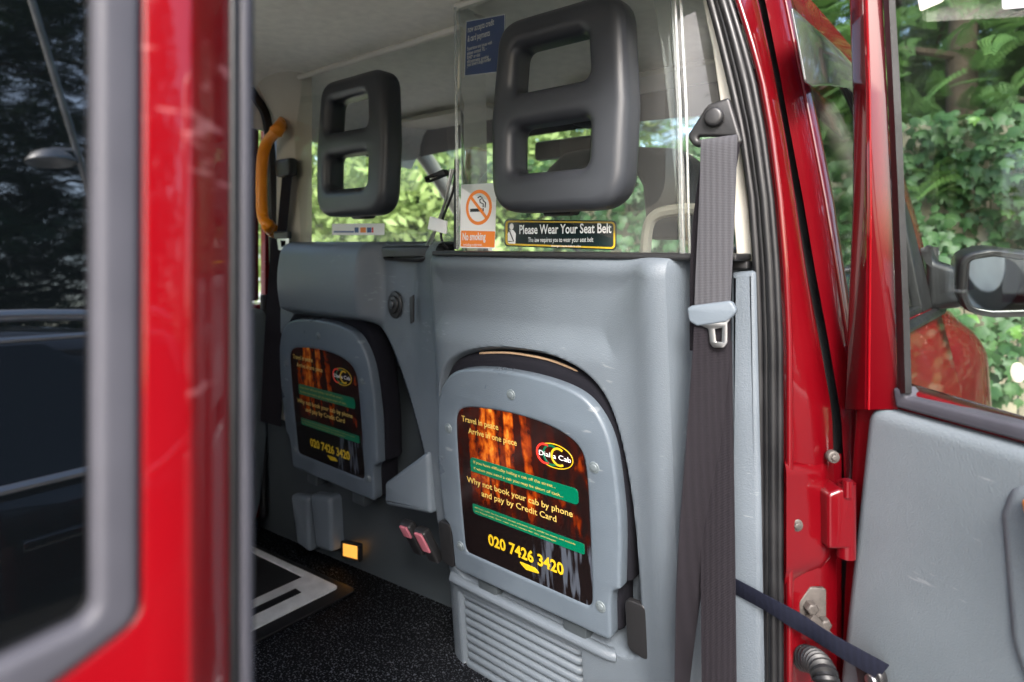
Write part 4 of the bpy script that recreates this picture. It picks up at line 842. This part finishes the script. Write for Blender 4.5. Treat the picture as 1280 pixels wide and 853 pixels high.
ivy = thing(empty('ivy_hedge', (-2, HY, 0)), 'dense dark green ivy covering the fence behind the wing mirror', 'ivy')
N = 13500
P = np.stack([rng.uniform(-7.5, 3.0, N), np.zeros(N), rng.uniform(0.0, 1.0, N) ** .9 * 1.98], 1)
bump_ = .16 * np.sin(P[:, 0] * 3.1 + 1.7 * P[:, 2]) * np.cos(P[:, 2] * 2.7 + P[:, 0]) + .07 * np.sin(P[:, 0] * 9 + P[:, 2] * 5)
P[:, 1] = HY - .06 - bump_ + rng.uniform(-.10, .10, N)
NR = np.stack([rng.normal(0, .45, N), -np.ones(N), rng.normal(.45, .4, N)], 1); UP = np.stack([rng.normal(0, .5, N), rng.normal(-.3, .3, N), -np.ones(N)], 1)
RM = rots(NR, UP); SC = rng.uniform(.055, .105, N)
# leave pale gaps low down to the right of the mirror
keep = ~((P[:, 0] > -.05) & (P[:, 0] < .3) & (P[:, 2] < .84) & (rng.random(N) < .8)); P, RM, SC = P[keep], RM[keep], SC[keep]
d = P - np.array([0, 0, CZ]); Zd = d @ np.array(FW); pxx = 640 + FPX * (d @ np.array(RT)) / Zd; pyy = Y0 - FPX * d[:, 2] / Zd
vis = np.where((pxx > 1135) & (pxx < 1285) & (pyy > 120) & (pyy < 420))[0]; vis = vis[np.argsort(P[vis, 1])][:300]
LB_, LF_ = leaf_shape(); lms = []
for k in range(3):
    b2 = LB_ * np.array([1 + .12 * (k - 1), 1 - .1 * (k - 1), 1 + k]); lms.append(npmesh('leaf', b2, np.array(LF_), IVYNEW if k == 2 else IVY, True))
for q_, i in enumerate(vis):
    o = bpy.data.objects.new('leaf', lms[2 if q_ % 23 == 0 else q_ % 2]); COL.objects.link(o); o.parent = ivy
    o.matrix_parent_inverse = Matrix.Translation(-ivy.location)
    o.matrix_basis = Matrix.LocRotScale(Vector(P[i]), Matrix(RM[i].tolist()).to_quaternion(), Vector((SC[i],) * 3))
rest_i = np.setdiff1d(np.arange(len(P)), vis)
put('foliage', npmesh('foliage', *scatter(P[rest_i], RM[rest_i], SC[rest_i], LB_, LF_), IVY, True), ivy, None, 'stuff')

def spray():
    """one flat drooping conifer spray, about 1 long on +y"""
    V, Fc = [], []
    def blade(p, dr, l, wd, dz=0):
        nx = np.array([-dr[1], dr[0], 0]); s_ = len(V); dr = np.array([dr[0], dr[1], dz])
        V.extend([p, p + dr * l * .45 + nx * wd, p + dr * l, p + dr * l * .45 - nx * wd]); Fc.append((s_, s_ + 1, s_ + 2, s_ + 3))
    for i in range(11):
        t = .06 + .085 * i; base = np.array([.03 * math.sin(t * 5), t, -.22 * t * t])
        for sg in (-1, 1):
            a = math.radians(sg * (52 - 22 * t)); dr = np.array([math.sin(a), math.cos(a)]); L = .36 * (1 - .72 * t) + .03
            blade(base, dr, L, .016, -.25)
            for k in range(1, 5):
                b = base + np.array([dr[0], dr[1], -.25]) * L * k / 5
                for s2 in (-1, 1):
                    a2 = a + s2 * math.radians(46); blade(b, np.array([math.sin(a2), math.cos(a2)]), L * .34 * (1 - k / 8), .011, -.3)
    blade(np.array([0, .0, 0]), np.array([0, 1.]), 1.05, .012, -.2)
    return np.array(V), Fc
SV, SF = spray()
def crown(n, h, rad, z0, seed, m, ssz=(.28, .5)):
    r_ = np.random.default_rng(seed); z = z0 + (h - z0) * r_.random(n) ** 1.5; a = r_.uniform(0, 2 * np.pi, n)
    tier = .72 + .28 * np.cos((z * 5.2) + a * 1.0 + np.sin(a * 3) * .8); rr = rad * (1 - (z - z0) / (h - z0) * .93) ** .75 * tier * np.sqrt(r_.uniform(.30, 1, n))
    P_ = np.stack([rr * np.cos(a), rr * np.sin(a), z - .18 * rr], 1)
    out = np.stack([np.cos(a + r_.normal(0, .45, n)), np.sin(a + r_.normal(0, .45, n)), r_.normal(-.15, .28, n)], 1)
    up_ = np.stack([r_.normal(0, .35, n), r_.normal(0, .35, n), np.ones(n)], 1)
    return npmesh('crown', *scatter(P_, rots(up_, out), r_.uniform(*ssz, n), SV, SF), m)
def trunk_mesh(h, r0, limbs, seed, z0=1.0, rad=1.0):
    r_ = random.Random(seed); gs = [tube([(.03 * math.sin(z * 2), .03 * math.cos(z * 1.7), z) for z in lin(0, h, 9)], [r0 * (1 - .9 * i / 8) for i in range(9)], 9)]
    for i in range(limbs):
        z = z0 + (h - z0) * i / limbs; a = i * 2.4 + r_.random(); l = rad * (1 - .85 * i / limbs) * .8
        gs.append(tube([(0, 0, z), (l * .5 * math.cos(a), l * .5 * math.sin(a), z + .05), (l * math.cos(a), l * math.sin(a), z - .12 * l)], [.035, .022, .008], 6))
    return mesh('trunk', merge(*gs), BARK)
cA = crown(2300, 7.0, 2.0, 1.75, 3, CONIFER, (.2, .38)); tA = trunk_mesh(6.8, .14, 22, 3, 1.6, 1.6)
cB = crown(900, 8.0, 2.3, .5, 5, CONIFERD, (.4, .7)); tB = trunk_mesh(7.6, .2, 22, 5, .6, 2.1)
def tree(name, cm, tm, loc, rz, sc, label, group):
    e_ = thing(empty(name, loc), label, 'tree', group); e_.rotation_euler.z = rz; e_.scale = (sc,) * 3
    for nm, me in (('crown', cm), ('trunk', tm)):
        o = bpy.data.objects.new(nm, me); COL.objects.link(o); o.parent = e_
    return e_
for i, (x, y, rz, s_, lb) in enumerate(((-.35, 5.35, 0, 1, 'feathery green conifer overhanging the ivy behind the wing mirror'), (1.6, 5.6, 1.9, 1.05, 'feathery conifer beyond the open door, outermost of the row'), (-2.3, 5.7, 3.5, 1.0, 'feathery conifer seen through the front door window'),
                                         (-4.6, 6.4, 4.6, 1.1, 'feathery conifer seen through the windscreen, middle of the row'), (-7.0, 6.0, .9, 1.15, 'feathery conifer seen through the windscreen, farthest along the row'), (.55, 7.3, 2.7, 1.35, 'tall conifer in the second row, directly above the wing mirror'), (-1.2, 7.9, 5.2, 1.4, 'tall conifer in the second row, above the front door frame'), (2.6, 8.2, .4, 1.4, 'tall conifer in the second row, outermost beyond the open door'), (-.2, 10.6, 2.2, 1.9, 'very tall conifer in the third row, above the wing mirror'), (-2.6, 10.9, 4.2, 1.9, 'very tall conifer in the third row, seen over the front door'), (1.6, 10.4, .3, 1.8, 'very tall conifer in the third row, beside the edge of the open door'))):
    tree('conifer_tree', cA, tA, (x, y, 0), rz, s_, lb, 'conifers behind the ivy')
for i, (x, y, rz, s_, lb) in enumerate(((8.6, .2, 0, 1, 'tall dark conifer reflected in the quarter window above the black car'), (9.0, 3.2, 1.2, 1.05, 'tall dark conifer beside the drive, ahead of the black car'), (8.8, -3.0, 2.2, 1.0, 'tall dark conifer beside the drive, behind the black car'), (10.2, 1.7, 4.2, 1.25, 'tallest dark conifer of the row beyond the black car'), (11.5, .4, 1.1, 1.7, 'very tall dark conifer in the last row beyond the black car'), (12.0, 4.2, 3.1, 1.6, 'very tall dark conifer in the last row, ahead of the black car'), (12.2, -3.4, .2, 1.65, 'very tall dark conifer in the last row, behind the black car'), (10.4, -1.4, 5.2, 1.2, 'dark conifer in the rear row beyond the tail of the black car'))):
    tree('conifer_tree', cB, tB, (x, y, 0), rz, s_, lb, 'dark conifers across the drive')
# broadleaf shrubs and a tree ahead and beyond the far side
def leafball(n, h, rad, seed, m, size):
    r_ = np.random.default_rng(seed); nc = 46; C_ = r_.normal(0, 1, (nc, 3)); C_ /= np.linalg.norm(C_, axis=1, keepdims=True); C_ *= (r_.random((nc, 1)) ** .45) * np.array([rad, rad, h * .42]); C_[:, 2] += h * .56
    P_ = C_[r_.integers(0, nc, n)] + r_.normal(0, 1, (n, 3)) * rad * .17; P_[:, 2] = np.abs(P_[:, 2])
    R_ = rots(r_.normal(0, 1, (n, 3)) + np.array([0, 0, .7]), r_.normal(0, 1, (n, 3)))
    base = np.array([(0, -.5, 0), (.26, 0, -.05), (0, .55, -.02), (-.26, 0, -.05)]); return npmesh('crown', *scatter(P_, R_, r_.uniform(*size, n), base, [(0, 1, 2, 3)]), m)
lbm = leafball(9000, 3.2, 1.5, 9, BROAD, (.09, .16)); ltm = trunk_mesh(2.2, .08, 10, 9, .5, 1.0)
for x, y, rz, s_, lb in ((-5.6, 3.3, 0, .95, 'pale green shrub seen through the windscreen beside the drive'), (-7.3, 2.0, 2, 1.1, 'pale green shrub beyond the far front window'), (-4.2, 5.0, 4, .9, 'pale green shrub in front of the conifers, seen through the screen'), (-9.6, .2, 1, 1.2, 'pale green shrub beyond the far rear door'), (-10.0, -2.6, 3, 1.3, 'pale green shrub behind the taxi on its far side')):
    tree('shrub', lbm, ltm, (x, y, 0), rz, s_, lb, 'pale green shrubs round the drive')

# ------------------------------------------------------------------ black estate car parked alongside (seen in the quarter window)
CX = 2.40
bc = thing(empty('parked_car', (CX, .6, 0)), 'black estate car parked beside the taxi, reflected in its quarter window', 'car')
def csec(y):
    t = (y + 1.7) / 4.6; w_ = .88 * (1 - .10 * abs(2 * t - 1) ** 4); hood = t < .05
    roof = np.interp(y, [-1.72, -1.5, -1.1, -.6, .5, 1.1, 1.75, 2.5, 2.85], [.75, .95, 1.30, 1.36, 1.37, 1.28, .94, .86, .66]); belt = np.interp(y, [-1.72, -1.4, 2.0, 2.85], [.70, .90, .88, .62]); belt = min(belt, roof - .02)
    rw = w_ * (.94 - .30 * min(1, max(0, (roof - belt) / .46)))
    pts = [(w_ * .93, .22), (w_ * .99, .40), (w_, .60), (w_ * .985, belt - .05), (w_ * .95, belt), (rw + (w_ * .95 - rw) * .35, belt + (roof - belt) * .66), (rw, roof - (roof - belt) * .08), (rw * .8, roof)]
    return [(CX - x, y, z) for x, z in pts] + [(CX + x, y, z) for x, z in pts[::-1]]
part('body', loft([csec(y) for y in lin(-1.71, 2.85, 60)], True, True), BLACKPAINT, bc, None, 50)
GS = Frame((CX - .80, .3, .90), (0, -1, 0), (.36, 0, 1)); GS.N = -GS.U.cross(GS.V)
def glass_pts(L_): return [(CX - np.interp(z, [.88, 1.20, 1.34], [.842, .705, .615]) - .006, y, z) for y, z in L_]
def sidewin(L_):
    a = [Vector(p) for p in glass_pts(L_)]; n = len(a); return a + [p + Vector((.02, 0, 0)) for p in a], [tuple(range(n))] + [(i, (i + 1) % n, n + (i + 1) % n, n + i) for i in range(n)]
for L_ in ([(-1.15, .93), (-.62, .93), (-.72, 1.15), (-.80, 1.27), (-1.0, 1.26)], [(-.56, .93), (.28, .93), (.24, 1.15), (.20, 1.30), (-.68, 1.29)], [(.36, .92), (.95, .92), (.78, 1.13), (.55, 1.29), (.28, 1.30)], [(1.02, .92), (1.48, .92), (1.20, 1.08), (.95, 1.20)]):
    part('side_window', sidewin(L_), DARKGLASS, bc, None, 0)
part('chrome_strip', tube([(CX - .856, y, .908) for y in lin(-1.2, .62, 8)], .013, 8), SATIN, bc); part('chrome_strip', tube([(CX - .856, y, .905) for y in lin(.66, 1.5, 8)], .013, 8), SATIN, bc)
part('roof_rail', tube(spline([(CX - .60, -1.0, 1.33), (CX - .61, -.9, 1.375), (CX - .61, .4, 1.39), (CX - .60, .95, 1.33)], 6), .019, 10), SATIN, bc)
part('gutter_trim', tube(spline([(CX - .655, -1.0, 1.275), (CX - .645, -.5, 1.31), (CX - .645, .5, 1.31), (CX - .67, .9, 1.25), (CX - .84, 1.52, .92)], 6), .010, 8), SATIN, bc)
part('door_handle', box((CX - .895, .52, .76), (.03, .18, .03), .008), BLACKPAINT, bc); part('door_handle', box((CX - .895, -.5, .76), (.03, .18, .03), .008), BLACKPAINT, bc)
for sx in (-1, 1):
    for y in (-.95, 1.85):
        t = part('wheel', tube([(CX + sx * .76 + .10 * k, y, .32) for k in (-1, -.9, .9, 1)], [.27, .32, .32, .27], 28), TYRE, bc)
        part('rim', tube([(CX + sx * .76 + .105 * sx, y, .32), (CX + sx * .76, y, .32)], .2, 20), POLEM, t)

# ------------------------------------------------------------------ leaning lamp beyond the black car
lamp = thing(empty('leaning_lamp', (5.02, 2.21, 0)), 'thin leaning pole with a shallow lamp shade, reflected high in the quarter window', 'lamp')
pa, pb = Vector((5.02, 2.21, 0)), Vector((3.84, .89, 4.35))
part('pole', tube([pa.lerp(pb, t) for t in lin(0, 1, 6)], .022, 10), POLEM, lamp)
hd = Vector((4.36, 1.26, 2.66)); rings_ = [[hd + Vector((r * math.cos(a), r * math.sin(a), h)) for a in lin(0, 2 * math.pi, 25)[:-1]] for r, h in ((.15, -.05), (.146, -.04), (.115, .01), (.07, .035), (.02, .045))]
solid(part('lamp_shade', loft(rings_, True), POLEM, lamp), .006)
part('lamp_bracket', tube([hd + Vector((0, 0, .05)), pa.lerp(pb, .62)], .012, 8), POLEM, lamp)
